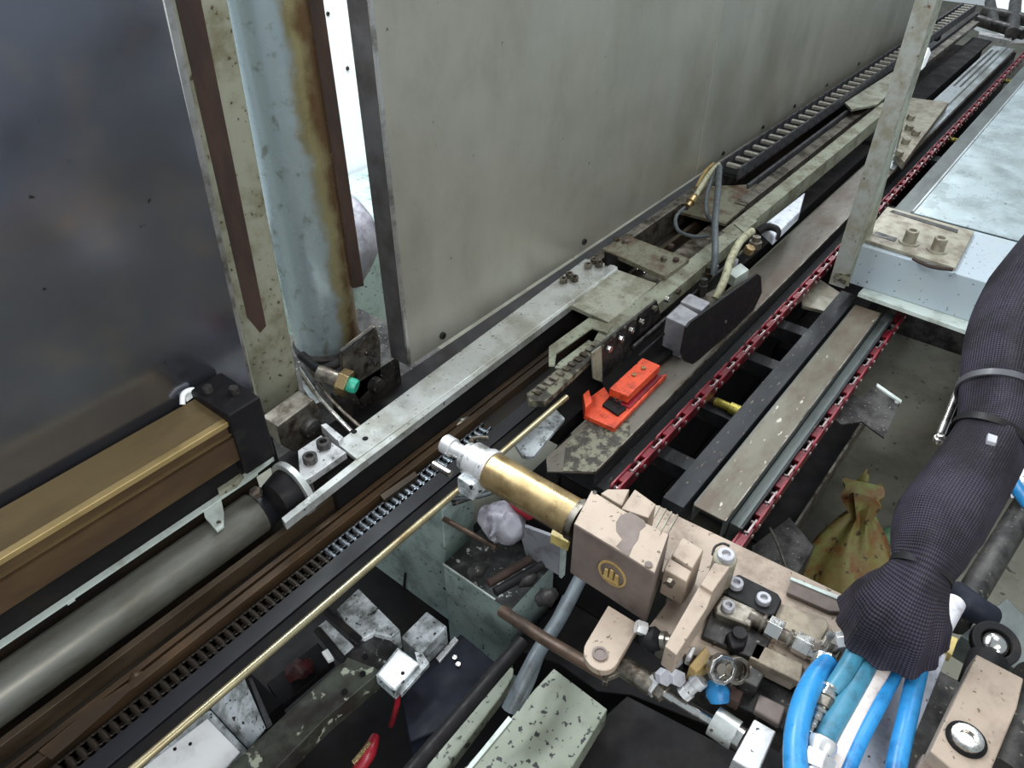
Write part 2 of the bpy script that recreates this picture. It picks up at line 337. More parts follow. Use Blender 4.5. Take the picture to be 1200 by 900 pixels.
MB().obox(Vector((PX+.062, PY_-.044, .50))+ex*.012, ex*.014, ey*.006, (0,0,.39)).build('side_angle', 'rust', t, .002)
o = MB().box(.58, 1.1, 1.105, 1.42, -.16, -.121).build('bed_shelf', 'dark_steel'); tag(o, 'dark oily shelf carrying the post and the rusty pipe', 'shelf')

# sensor block with green cap below the pipe
t = thing('sensor_bracket', 'greasy steel bracket with screws below the rusty pipe', 'bracket', (.86, 1.07, -.10))
MB().front([(403,438),(402,412),(440,382),(446,400),(447,442),(420,470)], 1.08, .012).build('plate', 'worn_steel', t, .002)
MB().front([(400,412),(438,384),(437,390),(403,418)], 1.074, .006).build('slot_edge', 'dark_steel', t)
for u, v in ((430,413),(437,414),(433,424),(440,425)):
    MB().socket(P(u,v,y=1.08), (0,-1,0), .0075, .006).build('screw', 'dark_steel', t)
MB().lathe(P(438,450,y=1.08), (0,-1,0), [(0,.02),(.02,.018),(.024,.01)], 20).build('knob', 'dark_steel', t)
MB().box(.74,.93,1.08,1.10,-.12,-.03).build('foot', 'dark_steel', t, .002)
t = thing('proximity_sensor', 'round brass-nutted sensor with a turquoise green end cap', 'sensor', P(400,455,y=1.06))
d = Vector((.35,-.85,-.22)).normalized(); p0 = P(398,446,y=1.07)
MB().hexn(p0, d, .030, .022).build('nut', 'brass', t, .001)
MB().cyl(p0-d*.05, p0, .018).build('barrel', 'worn_steel', t)
MB().lathe(p0+d*.022, d, [(0,.0165),(.014,.0165),(.018,.014)]).build('cap', 'green_cap', t)
t = thing('air_tube_pair', 'two thin shiny metal tubes slanting down beside the turquoise sensor', 'tube', P(380,480,z=-.03))
MB().tube([P(352,432,z=.0), P(378,470,z=-.01), P(412,506,z=-.02)], .0055).build('tube', 'chrome', t)
MB().tube([P(358,426,z=.0), P(388,468,z=-.01), P(424,502,z=-.02)], .004).build('tube', 'worn_steel', t)
o = MB().tube([P(354,416,z=.02), P(372,432,z=.015), P(384,431,z=.015), P(398,424,z=.02)], .010).build('cable', 'black_rubber'); tag(o, 'thick black cable curling round the foot of the rusty pipe', 'cable')
o = MB().top([(353,440),(372,452),(378,470),(368,474),(356,456)], -.01, .02).build('foil_scrap', 'chrome'); tag(o, 'crinkled shiny metal scrap between post and turquoise sensor', 'scrap')
# bolt block in front of the post foot
t = thing('post_clamp', 'grimy clamp block with a round boss at the foot of the grey-green post', 'clamp', (.63,1.04,-.10))
MB().front([(325,500),(368,468),(378,484),(376,508),(345,530),(330,522)], 1.05, .05).build('block', 'worn_steel', t, .003)
MB().lathe(P(362,500,y=1.05), (0,-1,0), [(0,.024),(.018,.022),(.022,.012)], 24).build('boss', 'dark_steel', t)

# bronze beam
BX = .448
t = thing('bronze_beam', 'long bronze-coloured square beam with a highlight painted along the front ridge', 'beam', (-.2, 1.03, .05))
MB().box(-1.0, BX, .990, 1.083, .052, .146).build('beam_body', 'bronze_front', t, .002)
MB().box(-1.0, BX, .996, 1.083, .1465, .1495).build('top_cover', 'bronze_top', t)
MB().box(-1.0, BX, .982, .997, .140, .1515).build('ridge', 'bronze_highlight', t, .002)
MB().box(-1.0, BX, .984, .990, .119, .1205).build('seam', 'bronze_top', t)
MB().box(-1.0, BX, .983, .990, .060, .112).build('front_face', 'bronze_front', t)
MB().box(BX, BX+.066, .975, 1.092, .025, .168).build('end_block', 'black_plastic', t, .004)
for x, y in ((BX+.018, 1.06), (BX+.045,1.02)):
    MB().lathe((x,y,.168), (0,0,1), [(0,.009),(.012,.008)], 16).build('bolt', 'dark_steel', t)
t = thing('cable_clip', 'small white plastic clip at the far end of the bronze beam', 'clip', P(224,462,z=.15))
MB().tube([P(214,474,z=.152), P(215,462,z=.165), P(224,457,z=.165), P(233,459,z=.16)], .005).build('clip_loop', 'white_hot', t)
MB().top([(213,464),(220,458),(226,462),(218,468)], .156, .006).build('clip_base', 'white_hot', t)
o = MB().box(-1.0, .53, 1.002, 1.092, -.02, .045).build('beam_support', 'black_oil_shade'); tag(o, 'black support ledge under the bronze beam', 'ledge')

# ledge, shaft and its end bearing
t = thing('edge_rail', 'narrow silver edged rail between the bronze beam and the grey tube', 'rail', (0,.99,-.1))
MB().box(-1.0, .475, .988, 1.0, -.004, .0).build('bright_edge', 'lip_pale', t)
MB().box(-1.0, .475, .9965, 1.0, -.16, -.004).build('web', 'oily_dark', t)
for u, v in ((80,703),(175,636)):
    MB().top([(u-4,v),(u+5,v-6),(u+7,v-2),(u-2,v+4)], -.001, .006).build('drip', 'lip_pale', t)
SY, SZ, SR = .955, -.05, .0405
t = thing('shaft_tube', 'long smooth grey metal tube lying below the bronze beam', 'tube', (0, SY, SZ-SR))
MB().cyl((-1.0,SY,SZ), (.435,SY,SZ), SR, n=48).build('tube', 'shaft_grey', t)
MB().lathe((.435,SY,SZ), (1,0,0), [(0,SR*.98),(.03,SR*.9),(.05,.02)], 40).build('end_collar', 'blue_black', t)
t = thing('tube_hook', 'pale green painted hook hanging over the grey tube', 'hook', P(248,600,z=-.01))
MB().top([(236,590),(248,572),(258,580),(262,600),(262,616),(254,622),(240,606)], -.002, .006).build('hook_plate', 'lip_pale', t, .001)
MB().lathe(P(257,614,z=-.002), (0,0,1), [(0,.004),(.005,.004)], 12).build('rivet', 'chrome', t)
MB().top([(251,560),(268,547),(284,556),(276,566),(256,577)], .012, .012).build('back_tab', 'green_paint', t, .001)
t = thing('shaft_bearing', 'black round bearing with a pale half-ring flange at the end of the grey tube', 'bearing', P(340,560,z=-.06))
pc = Vector((.497,.925,-.022))
MB().lathe(pc, (1,0,0), [(-.042,.02),(-.036,.038),(-.006,.046),(0,.046)], 40).build('housing', 'black_plastic', t)
MB().lathe(pc+Vector((.001,0,0)), (1,0,0), [(0,.057),(.012,.057),(.012,.045)], 40).build('flange_ring', 'silver_bar', t, .001)
MB().hexn(pc+Vector((-.055,.018,.024)), (-.3,0,1), .011, .012).build('nut', 'chrome', t)
MB().top([(284,556),(318,532),(321,537),(288,562)], .006, .006).build('side_strip', 'lip_pale', t)

# silver bar
t = thing('silver_bar', 'long bright silver flat bar running along the foot of the large panel', 'bar', (1.0,.91,-.02))
MB().top([(394,519),(686,303),(721,311),(723,314),(418,538)], 0, .010).build('flat_bar', 'silver_bar', t, .0015)
MB().top([(330,607),(418,538),(723,312),(724,316),(420,546),(334,613)], -.003, .018).build('front_lip', 'silver_bar', t)
for u, v in ((415,506),(428,514)):
    MB().lathe(P(u,v,z=.0003), (0,0,1), [(0,.006),(.0006,.006)], 14).build('screw_hole', 'black_oil_shade', t)
for u, v in ((660,331),(667,325),(673,329),(689,314),(696,308),(702,312)):
    MB().hexn(P(u,v,z=0), (0,0,1), .011, .014, hole=.5).build('nut', 'worn_steel', t, .0008)
t = thing('end_plate', 'short bright plate with two socket screws at the near end of the silver bar', 'plate', P(380,535,z=0))
MB().top([(349,528),(376,510),(406,530),(366,558),(352,566)], .006, .016).build('plate', 'aluminium', t, .001)
for u, v in ((380,523),(364,540)):
    MB().socket(P(u,v,z=.006), (0,0,1), .014, .014).build('socket_screw', 'dark_steel', t)
MB().top([(376,498),(382,496),(402,512),(397,518)], .012, .022).build('upright_tab', 'aluminium', t)
o = MB().box(.56, 5.2, .952, 1.10, -.14, -.11).build('machine_bed', 'black_oil_shade'); tag(o, 'machine bed coloured black to darken the gap under the large steel panel', 'machine bed')  # bed coloured black to stand for the dark of the gap
o = MB().box(.56, 1.50, .877, .95, -.104, -.022).build('bar_support', 'black_oil_shade'); tag(o, 'black support under the long silver bar', 'support')

# large stainless panels
XJ = 2.228
t = thing('machine_guard', 'large dull stainless steel panel with a bright left edge and a folded flange', 'panel', (1.55,1.0,0))
MB().prism([(.888,1.0,.003),(XJ,1.0,-.001),(XJ,1.0,.9),(.890,1.0,.9)], (0,.003,0)).build('face_sheet', 'steel_panel', t)
MB().box(.886,.889,1.003,1.055,.003,.9).build('side_flange', 'flange_grey', t)
MB().box(.8845,.892,.9975,1.003,.003,.9).build('bright_edge', 'steel_edge', t)
MB().box(.89,XJ,1.003,1.03,.003,.006).build('bottom_flange', 'flange_grey', t)
for u, v in ((518,393),(684,283)):
    MB().socket(P(u,v,y=1.0), (0,-1,0), .0085, .006).build('screw', 'dark_steel', t)
t = thing('machine_guard', 'farther dull stainless steel panel beyond the thin vertical joint', 'panel', (3.6,1.0,0))
MB().prism([(XJ+.003,1.0,-.001),(5.1,1.0,-.04),(5.1,1.0,.9),(XJ+.003,1.0,.9)], (0,.003,0)).build('face_sheet', 'steel_panel', t)
MB().box(XJ+.003,5.1,1.003,1.03,-.001,.002).build('bottom_flange', 'flange_grey', t)
for x in (2.42,2.75,3.05,3.4,3.8):
    MB().socket((x,1.0,.02), (0,-1,0), .007, .006).build('screw', 'dark_steel', t)
t = thing('base_rail', 'dull steel rail along the foot of the large panel', 'rail', (2,.98,-.06))
MB().box(1.45,4.9,.955,.985,-.104,-.022).build('rail_body', 'worn_steel', t, .003)

# ------------------------------------------------------------------ oily trough
o = MB().box(-1.0, 5.0, .79, .985, -.125, -.105).build('trough_floor', 'oily_dark'); tag(o, 'dark brown oily trough floor running along the machine', 'trough')
def lbar(x0, x1, y0, y1, z0, z1, m, name, label, cat='bar', bev=.001):
    o = MB().box(x0,x1,y0,y1,z0,z1).build(name, m, bevel=bev); tag(o, label, cat); return o
lbar(-1.0, 2.4, .892, .905, -.105, -.070, 'oily_brown', 'guide_strip', 'thin brown oily guide strip nearest the grey tube', 'guide strip')
lbar(-1.0, 2.4, .862, .873, -.105, -.090, 'oily_orange', 'guide_strip', 'low brown oily strip in the middle of the trough', 'guide strip')
lbar(-1.0, 2.4, .835, .850, -.105, -.082, 'oily_orange', 'rust_strip', 'rust-brown oily strip beside the roller chain', 'guide strip')
lbar(-1.0, 1.02, .742, .774, -.10, -.066, 'blue_black', 'black_rail', 'blue-black oily rail between the roller chain and the thin rod', 'rail')
lbar(-1.0, 1.02, .720, .741, -.078, -.070, 'black_oil_shade', 'rod_ledge', 'thin black ledge directly behind the straw-coloured rod', 'ledge')
lbar(1.03, 5.0, .69, .785, -.16, -.115, 'black_oil_shade', 'far_trough', 'black far trough floor beyond the end of the straw-coloured rod', 'trough')
t = thing('roller_chain', 'oily steel roller chain lying in the brown trough', 'chain', (0,.795,-.1))
def clink(x, parent, name='chain_link'):
    g = MB()
    for dy in (-.011,.011):
        g.prism([(x-.016,.800+dy,-.092),(x-.012,.800+dy,-.080),(x-.004,.800+dy,-.083),(x+.004,.800+dy,-.083),(x+.012,.800+dy,-.080),(x+.016,.800+dy,-.092),(x+.010,.800+dy,-.100),(x-.010,.800+dy,-.100)], (0,.003,0))
    g.cyl((x,.786,-.089), (x,.816,-.089), .006, n=14)
    return g.build(name, 'chain_steel', parent)
l0 = clink(0, t); l1 = clink(0, t); l1.data.materials[0] = MATS['oily_dark']; l1.location.x = -.12 + .0165
for i in range(2, 62):
    c = (l1 if i < 36 else l0).copy(); COL.objects.link(c); c.parent = t; c.location = (-.12 + i*.0165, 0, 0)
l0.location.x = -.12 + 62*.0165
t2 = thing('spacer', 'small bright metal block in the oily trough', 'block', P(278,665,z=-.09))
MB().top([(270,667),(283,659),(288,663),(275,672)], -.085, .02).build('block', 'chrome', t2, .001)
t2 = thing('stop_lug', 'brown stop lug beside the upper end of the roller chain', 'lug', P(465,570,z=-.08))
MB().top([(445,580),(486,552),(490,557),(450,586)], -.075, .02).build('lug', 'oily_brown', t2, .001)
for u, v in ((160,795),(212,762),(540,495)):
    t3 = thing('grease_lump', {160:'dark grease lump near the lower left end of the trough',212:'dark grease lump in the middle of the trough',540:'pale grease lump near the actuator nose'}[u], 'grease', P(u,v,z=-.1))
    MB().tube([P(u-8,v+5,z=-.1),P(u,v,z=-.098),P(u+9,v-5,z=-.1)], [.006,.013,.006], 12).build('lump', 'oily_orange' if u < 500 else 'worn_steel', t3)
t = thing('rust_patch', 'long rust-orange patch near the lower left end of the trough', 'rust patch', P(90,840,z=-.08))
MB().top([(45,880),(110,826),(150,800),(156,806),(116,842),(60,890)], -.0795, .002).build('patch', 'oily_orange', t)
a = Vector((-.3,.667,0)); b_ = Vector((1.02,.667,0))
o = MB().cyl(a, b_, .0062, n=20).build('guide_rod', 'gold_rod'); tag(o, 'long thin straw-coloured rod passing under the nose of the brass cylinder', 'rod')

# ------------------------------------------------------------------ carriage over the trough
t = thing('carriage_plate', 'pale square plate bridging the trough between silver bar and long beam', 'plate', P(720,345,z=-.02))
MB().top([(668,357),(724,316),(770,332),(714,378)], -.003, .012).build('plate', 'carriage_plate', t, .0015)
t = thing('bolted_plate', 'rust-stained cross plate with bolts beside the foot of the large panel', 'plate', P(755,300,z=-.02))
MB().top([(705,291),(736,276),(808,303),(780,324)], .012, .014).build('plate', 'bracket_plate', t, .0015)
for u, v in ((722,282),(733,284),(778,305),(786,290),(792,306)):
    MB().hexn(P(u,v,z=.012), (0,0,1), .009, .009).build('bolt', 'worn_steel' if u < 780 else 'rust', t, .0008)
MB().front([(712,296),(780,326),(778,340),(712,312)], .90, .01).build('front_skirt', 'black_oil_shade', t)
for u, v in ((744,316),(752,320)):
    MB().socket(P(u,v,y=.90), (0,-1,0), .007, .01).build('screw', 'chrome', t)

t = thing('long_beam', 'long grey-green angle beam running up to the slanting post', 'beam', (1.8,.72,-.05))
MB().box(1.92,3.38,.708,.712,-.055,.0).build('front_web', 'beam_paint', t)
MB().box(1.92,3.38,.712,.755,-.004,.0).build('top_flange', 'beam_paint', t, .001)
MB().top([(696,398),(704,384),(862,262),(874,268),(712,404)], -.001, .004).build('thin_flange', 'beam_paint', t, .001)
MB().box(1.19,1.95,.700,.706,-.040,-.001).build('thin_web', 'beam_paint', t)
MB().top([(860,262),(874,254),(888,258),(872,272)], .004, .006).build('joint_plate', 'beam_paint', t, .001)
t = thing('serrated_bar', 'greasy serrated bar projecting from the near end of the long beam', 'bar', P(655,435,z=-.01))
g = MB(); n = 11
up_ = [(618,460),(696,399)]; lo = [(640,467),(712,406)]
MB().top([(617,461),(697,398),(712,402),(640,470),(620,470)], -.001, .016).build('bar', 'speckled', t, .001)
for i in range(n):
    f = (i+.6)/(n+.3); c = P(627+f*78-2, 463-f*62, z=.001)
    g.box(c.x-.0055, c.x+.0055, c.y-.008, c.y+.010, -.002, .003)
g.build('teeth', 'worn_steel', t)
t = thing('bent_bracket', 'small grey C-shaped strap beside the near end of the long beam', 'bracket', P(675,400,z=.0))
MB().top([(643,406),(690,372),(718,381),(712,390),(694,384),(652,414),(650,428),(643,428)], .006, .005).build('strap', 'beam_paint', t, .001)
MB().top([(650,430),(655,424),(690,398),(696,402),(658,432)], .002, .005).build('lower_arm', 'beam_paint', t, .001)
t = thing('hanger_plate', 'grey-green plate with a row of shiny nuts under the long beam', 'plate', P(720,420,y=.69))
MB().front([(694,412),(770,352),(775,372),(742,400),(740,420),(716,440),(708,450),(696,444)], .694, .006).build('plate', 'dark_steel', t, .001)
MB().front([(694,414),(705,406),(706,448),(696,444)], .690, .004).build('upright_strap', 'beam_paint', t)
for u, v in ((712,408),(726,396),(738,386),(750,376),(765,361),(780,350),(793,341)):
    MB().hexn(P(u,v,y=.690), (0,-1,0), .0085, .010, hole=.4).build('nut', 'worn_steel' if u % 2 else 'chrome', t, .0008)
t = thing('tie_rod', 'thin dark rod running beside the long beam behind the nuts', 'rod', (1.5,.67,-.03))
MB().cyl((1.30,.672,-.03), (2.0,.672,-.03), .005).build('rod', 'dark_steel', t)
MB().cyl((1.30,.655,-.05), (1.9,.655,-.05), .004).build('rod', 'black_rubber', t)
o = MB().top([(700,440),(790,372),(812,392),(718,470)], -.085, .02).build('carriage_slab', 'black_oil_shade', bevel=.002); tag(o, 'black oily base between the nut plate and the orange block', 'base')
o = MB().box(1.55,3.3,.79,.85,-.09,-.06).build('carriage_rail', 'worn_steel', bevel=.003); tag(o, 'worn steel rail in the trough behind the long beam', 'rail')
o = MB().top([(833,218),(905,215),(850,262),(790,246)], -.04, .01).build('cross_plate', 'bracket_plate', bevel=.001); tag(o, 'brownish cross plate under the hoses near the drag chain', 'plate')
MBx = MB().top([(990,120),(1046,84),(1052,100),(1028,122),(998,128)], -.005, .01).build('far_cross_plate', 'carriage_plate', bevel=.001); tag(MBx, 'pale plate under the far end of the long beam behind the slanting post', 'plate')

# grey blocks, black plate, casing
t = thing('sensor_block', 'pair of light grey square blocks behind the black upright plate', 'block', (1.35,.62,-.1))
ztop = .0
MB().top([(780,371),(797,355),(821,369),(804,382)], ztop, .099).build('upper_block', 'sensor_grey', t, .004)
MB().top([(797,353),(808,343),(833,354),(823,364)], ztop, .099).build('far_block', 'sensor_grey', t, .004)
t = thing('shield_plate', 'black upright rubber-like plate with a rounded lower corner on the rail', 'plate', P(850,380,y=.556))
MB().front([(803,424),(799,414),(805,384),(809,378),(888,321),(892,324),(893,343),(884,362),(874,374),(818,423),(812,427)], .553, .006).build('plate', 'black_plastic', t, .001)
MB().socket(P(850,377,y=.553), (0,-1,0), .004, .003).build('screw', 'worn_steel', t)
t = thing('valve_cluster', 'cluster of small metal fittings at the foot of the cream hose', 'valve', P(835,345,z=0))
for u, v, r, m_ in ((828,330,.013,'worn_steel'),(836,322,.010,'chrome'),(822,345,.012,'dark_steel'),(846,338,.010,'worn_steel'),(858,322,.012,'sensor_grey')):
    p = P(u,v,z=-.04); MB().lathe(p, (0,0,1), [(0,r),(.03,r),(.03,r*.75),(.048,r*.7)], 14).build('fitting', m_, t, .001)
MB().top([(812,352),(842,336),(862,346),(838,366)], -.04, .05).build('body', 'worn_steel', t, .002)
MB().top([(852,318),(868,308),(878,316),(862,326)], .0, .03).build('side_block', 'lip_pale', t, .002)
t = thing('cylinder_casing', 'bright bluish-white casing under the long beam', 'casing', P(915,260,z=-.03))
MB().top([(894,263),(944,224),(938,247),(908,276)], .0, .035).build('casing', 'white_casing', t, .006)
MB().tube([P(888,272,z=-.01),P(898,266,z=.003),P(910,270,z=0),P(908,280,z=-.02)], .012, 12).build('clamp', 'black_plastic', t)
t2 = thing('hose_fitting', 'dirty brass and steel fitting between cream hose and white casing', 'fitting', P(885,285,z=-.02))
MB().lathe(P(884,290,z=-.02), (0,0,1), [(0,.018),(.02,.018),(.02,.012),(.035,.012)], 16).build('fitting_body', 'worn_steel', t2, .001)
MB().hexn(P(876,296,z=-.02), (0,-.3,1), .015, .02).build('nut', 'brass', t2, .001)

# hoses of the carriage
o = MB().tube([P(881,271,z=.045), P(868,282,z=.05), P(856,305,z=.04), P(848,330,z=.01), P(838,350,z=-.02)], .0105, 16).build('cream_hose', 'cream_hose'); tag(o, 'short cream hose curving down beside the long beam', 'hose')
o = MB().tube([P(843,196,z=.05), P(842,215,z=.06), P(838,260,z=.06), P(838,295,z=.04), P(836,322,z=-.01)], .0095, 16).build('grey_hose', 'grey_hose'); tag(o, 'grey hose hanging straight down across the long beam', 'hose')
o = MB().tube([P(840,198,z=.04), P(829,225,z=.04), P(828,250,z=.03), P(838,262,z=.0)], .006, 12).build('grey_hose', 'grey_hose'); tag(o, 'thin grey hose bending behind the straight grey hose', 'hose')
o = MB().tube([P(802,243,z=.0), P(792,255,z=.0), P(795,270,z=.0), P(812,277,z=.01), P(832,276,z=.02)], .0052, 12).build('thin_cable', 'grey_hose'); tag(o, 'thin grey cable looping below the brass fittings', 'cable')
t = thing('hose_pair', 'two cream hoses leading from the drag chain to brass fittings', 'hose', P(825,215,z=0))
MB().tube([P(842,193,z=.03), P(832,203,z=.035), P(822,218,z=.03), P(815,230,z=.02)], .0085, 14).build('hose', 'cream_hose', t)
MB().tube([P(836,192,z=.02), P(826,202,z=.02), P(816,220,z=.01)], .006, 12).build('hose', 'tan', t)
d = (P(804,244,z=0)-P(816,228,z=0.02)).normalized()
MB().lathe(P(816,228,z=.02), d, [(0,.010),(.02,.010),(.02,.014),(.04,.014),(.04,.009),(.06,.009)], 12).build('brass_end', 'brass', t, .0005)
MB().hexn(P(806,238,z=0), d, .014, .02).build('nut', 'worn_steel', t)

# drag chain
t = thing('drag_chain', 'dark cable drag chain lying along the foot of the large panel', 'cable chain', (3.0,.93,-.02))
def dlink(x):
    yb = .935 - (x-2.3)*.008; out = []
    for dy in (-.042, .030):
        out.append(MB().prism([(x-.031,yb+dy,-.02),(x+.031,yb+dy,-.02),(x+.037,yb+dy,.0),(x+.031,yb+dy,.022),(x-.031,yb+dy,.022)], (0,.007,0)).build('side_plate', 'chain_plastic', t, .001))
    out.append(MB().box(x-.010,x+.008,yb-.034,yb+.018,.006,.018).build('crossbar', 'chain_bar', t, .002))
    return out
proto = dlink(2.36)
for i in range(1, 46):
    for s_ in proto:
        c = s_.copy(); COL.objects.link(c); c.parent = t; c.location = (i*.068, -i*.00055, 0)
MB().prism([(2.33,.896,-.02),(5.46,.872,-.02),(5.46,.942,-.02),(2.33,.966,-.02)], (0,0,.004)).build('rung_gap_shade', 'black_oil_shade', t)  # black sheet added to darken the gaps between the rungs
o = MB().box(2.33,5.5,.850,.860,-.05,-.025).build('chain_guide', 'chain_plastic', bevel=.001); tag(o, 'thin dark guide strip beside the drag chain', 'guide strip')
o = MB().box(2.2,5.3,.800,.840,-.058,-.035).build('chain_shelf', 'worn_steel', bevel=.002); tag(o, 'long dull steel strip between the drag chain and the long beam', 'strip')
o = MB().box(3.2,5.2,.69,.79,-.113,-.10).build('far_trough_cover', 'black_oil_shade'); tag(o, 'dark oily cover of the trough beyond the slanting post', 'cover')

# ------------------------------------------------------------------ chain rails
t = thing('chain_rail', 'broad rail with a brownish steel top carrying the orange block', 'rail', (2.5,.6,-.2))
MB().prism([(.955,.549,-.104),(.90,.625,-.104),(.93,.650,-.104),(3.08,.650,-.104),(3.08,.549,-.104)], (0,0,.004)).build('rail_top', 'rail_top', t)
MB().prism([(.957,.549,-.0995),(.92,.600,-.0995),(.99,.642,-.0995),(1.09,.640,-.0995),(1.14,.575,-.0995),(1.10,.549,-.0995)], (0,0,.0012)).build('grime_patch', 'speckled', t)
MB().box(.96,5.05,.549,.64,-.16,-.105).build('rail_body', 'rail_black', t)
MB().box(.96,5.05,.546,.549,-.108,-.099).build('top_lip', 'worn_steel', t)
MB().box(.97,5.05,.517,.549,-.165,-.150).build('lower_ledge', 'rail_black', t, .002)
t = thing('rail_cover', 'bright slotted cover plate on the far part of the chain rail', 'cover plate', (4,.6,-.1))
MB().box(2.95,5.05,.549,.655,-.1,-.093).build('cover_plate', 'rail_bright', t, .001)
MB().box(2.95,5.05,.580,.588,-.093,-.0915).build('groove', 'tube_side', t)
for y in (.605,.632):
    MB().box(4.15,4.95,y,y+.010,-.093,-.0915).build('slot', 'dark_steel', t)

def chain(label, x0, n, pitch, y, z, sc):
    t = thing('red_chain', label, 'chain', (x0, y, z), 'red conveyor chains')
    def part(f, nm, mt, bev):
        g = MB(); f(g); return g.build(nm, mt, t, bev)
    def plates(g, x):
        h = .0155*sc; l = pitch*.34
        for dy in (-.011*sc, .006*sc):
            pr = [(x+math.cos(a_)*h+(l if math.cos(a_) > 0 else -l), y+dy, z+math.sin(a_)*h) for a_ in [math.radians(q) for q in range(-80, 281, 20)] if abs(math.cos(a_)) > .01]
            pr2 = pr[:9] + pr[9:]
            g.prism(pr2, (0,.005*sc,0))
        g.box(x-l*.55, x+l*.55, y-.008*sc, y+.008*sc, z-.006, z+.011*sc)
    def pins(g, x):
        for q in (-pitch*.33, pitch*.33):
            g.cyl((x+q, y-.0135*sc, z), (x+q, y+.013*sc, z), .0045*sc, n=12)
        g.box(x-pitch*.33, x+pitch*.33, y-.004, y+.0, z-.003, z+.003); g.box(x+pitch*.30, x+pitch*.64, y-.004, y+.0, z-.007, z+.007)
    L0 = part(lambda g: plates(g, x0), 'link', 'red_plastic', .001)
    Q0 = part(lambda g: pins(g, x0), 'pin_pair', 'pin_steel', 0)
    for i in range(1, n):
        for s_ in (L0, Q0):
            c = s_.copy(); COL.objects.link(c); c.parent = t; c.location = (i*pitch, 0, 0)
    return t
chain('red plastic chain running beside the broad brown-topped rail', 1.005, 46, .0915, .500, -.130, 1)
chain('red plastic chain hanging at the right edge of the double slate rail', 1.015, 11, .1, .243, -.150, 1)

t = thing('square_tube_rail', 'open-ended steel channel with a worn brown top between the two red chains', 'rail', (1.5,.31,-.15))
MB().box(1.005,1.94,.279,.345,-.104,-.100).build('channel_top', 'tube_top', t, .001)
MB().box(1.005,1.94,.277,.281,-.150,-.101).build('channel_side', 'tube_side', t)
MB().box(1.010,1.94,.343,.347,-.150,-.101).build('channel_side', 'tube_side', t)
MB().box(1.06,1.9,.283,.341,-.15,-.11).build('hollow_shade', 'black_oil_shade', t)  # black block stands for the shade inside the open channel
MB().box(1.005,1.94,.2765,.279,-.1015,-.0985).build('bright_edge', 'worn_steel', t)
t = thing('slate_rail', 'dark slate-grey rail with a flat top on the left of the steel channel', 'rail', (1.5,.38,-.17))
MB().box(.99,2.0,.358,.405,-.165,-.105).build('rail_body', 'rail_black', t, .002)
t = thing('slate_rail', 'slate-grey rail between the steel channel and the right red chain', 'rail', (1.5,.26,-.17))
MB().box(1.03,2.0,.253,.276,-.175,-.125).build('rail_body', 'tube_side', t, .002)
MB().box(1.03,2.0,.249,.253,-.18,-.125).build('face_strip', 'rail_black', t)
ln = {1.18:'nearest dark cross bar joining the two rails beside the left red chain',1.40:'dark cross bar between the rails just beyond the nearest brass pin',1.66:'dark cross bar between the rails below the black upright plate',1.86:'dark cross bar between the rails just before the pale square plate'}
for x in (1.18,1.40,1.66,1.86):
    o = MB().box(x,x+.045,.36,.56,-.24,-.20).build('cross_bar', 'rail_black', bevel=.002); tag(o, ln[x], 'cross bar', 'cross bars between the rails')
o = MB().top([(938,331),(962,328),(988,345),(972,366),(940,358)], -.17, .01).build('infill_plate', 'bracket_beige', bevel=.001); tag(o, 'pale plate between the left red chain and the slate rail below the box', 'plate')
ln = {(838,471):'short brass pin between the rails near the orange block',(1112,163):'brass pin in the dark gap left of the table sheet',(1172,93):'farthest brass pin near the top right corner',(1092,205-75):''}
for (u, v), y1 in (((838,470),.41),((1112,163),.43),((1174,94),.43)):
    p = P(u,v,z=-.19)
    lab = [ln[k] for k in ln if abs(k[0]-u) < 4][0]
    t = thing('brass_pin', lab, 'pin', p, 'brass pins between the rails')
    MB().lathe(p, (0,-1,0), [(0,.011),(.04,.011),(.04,.015),(.085,.015)], 20).build('brass_body', 'brass_bright', t, .001)
    MB().cyl(p, p+Vector((0,.06,0)), .009).build('shank', 'rust', t)
for x, lab in ((2.75,'pale cross strap in the dark gap left of the table sheet, nearer one'),(3.35,'pale cross strap in the dark gap left of the table sheet, farther one')):
    o = MB().box(x,x+.06,.39,.50,-.19,-.17).build('cross_strap', 'tube_side', bevel=.002); tag(o, lab, 'strap')

t = thing('orange_block', 'bright orange clamp block with a channel base lying on the broad rail', 'clamp block', (1.23,.62,-.1))
MB().top([(714,455),(753,419),(774,428),(736,464)], -.055, .022).build('top_bar', 'orange_paint', t, .002)
MB().top([(714,466),(752,430),(776,440),(738,478)], -.082, .012).build('middle_bar', 'red_part', t, .002)
MB().top([(683,471),(712,450),(719,460),(706,474),(728,484),(768,440),(782,438),(720,502),(684,486)], -.086, .013).build('base_channel', 'orange_paint', t, .002)
MB().top([(683,462),(690,456),(694,470),(686,478)], -.06, .03).build('side_ear', 'orange_paint', t, .002)
MB().top([(706,474),(716,466),(734,478),(724,486)], -.08, .012).build('black_insert', 'black_plastic', t)
for u, v in ((743,440),(754,432)):
    MB().hexn(P(u,v,z=-.055), (0,0,1), .006, .004).build('screw', 'brass', t)
for u, v in ((722,466),(728,469)):
    MB().socket(P(u,v,z=-.068)+Vector((-.004,0,0)), (-1,0,0), .004, .005).build('end_screw', 'rust', t)

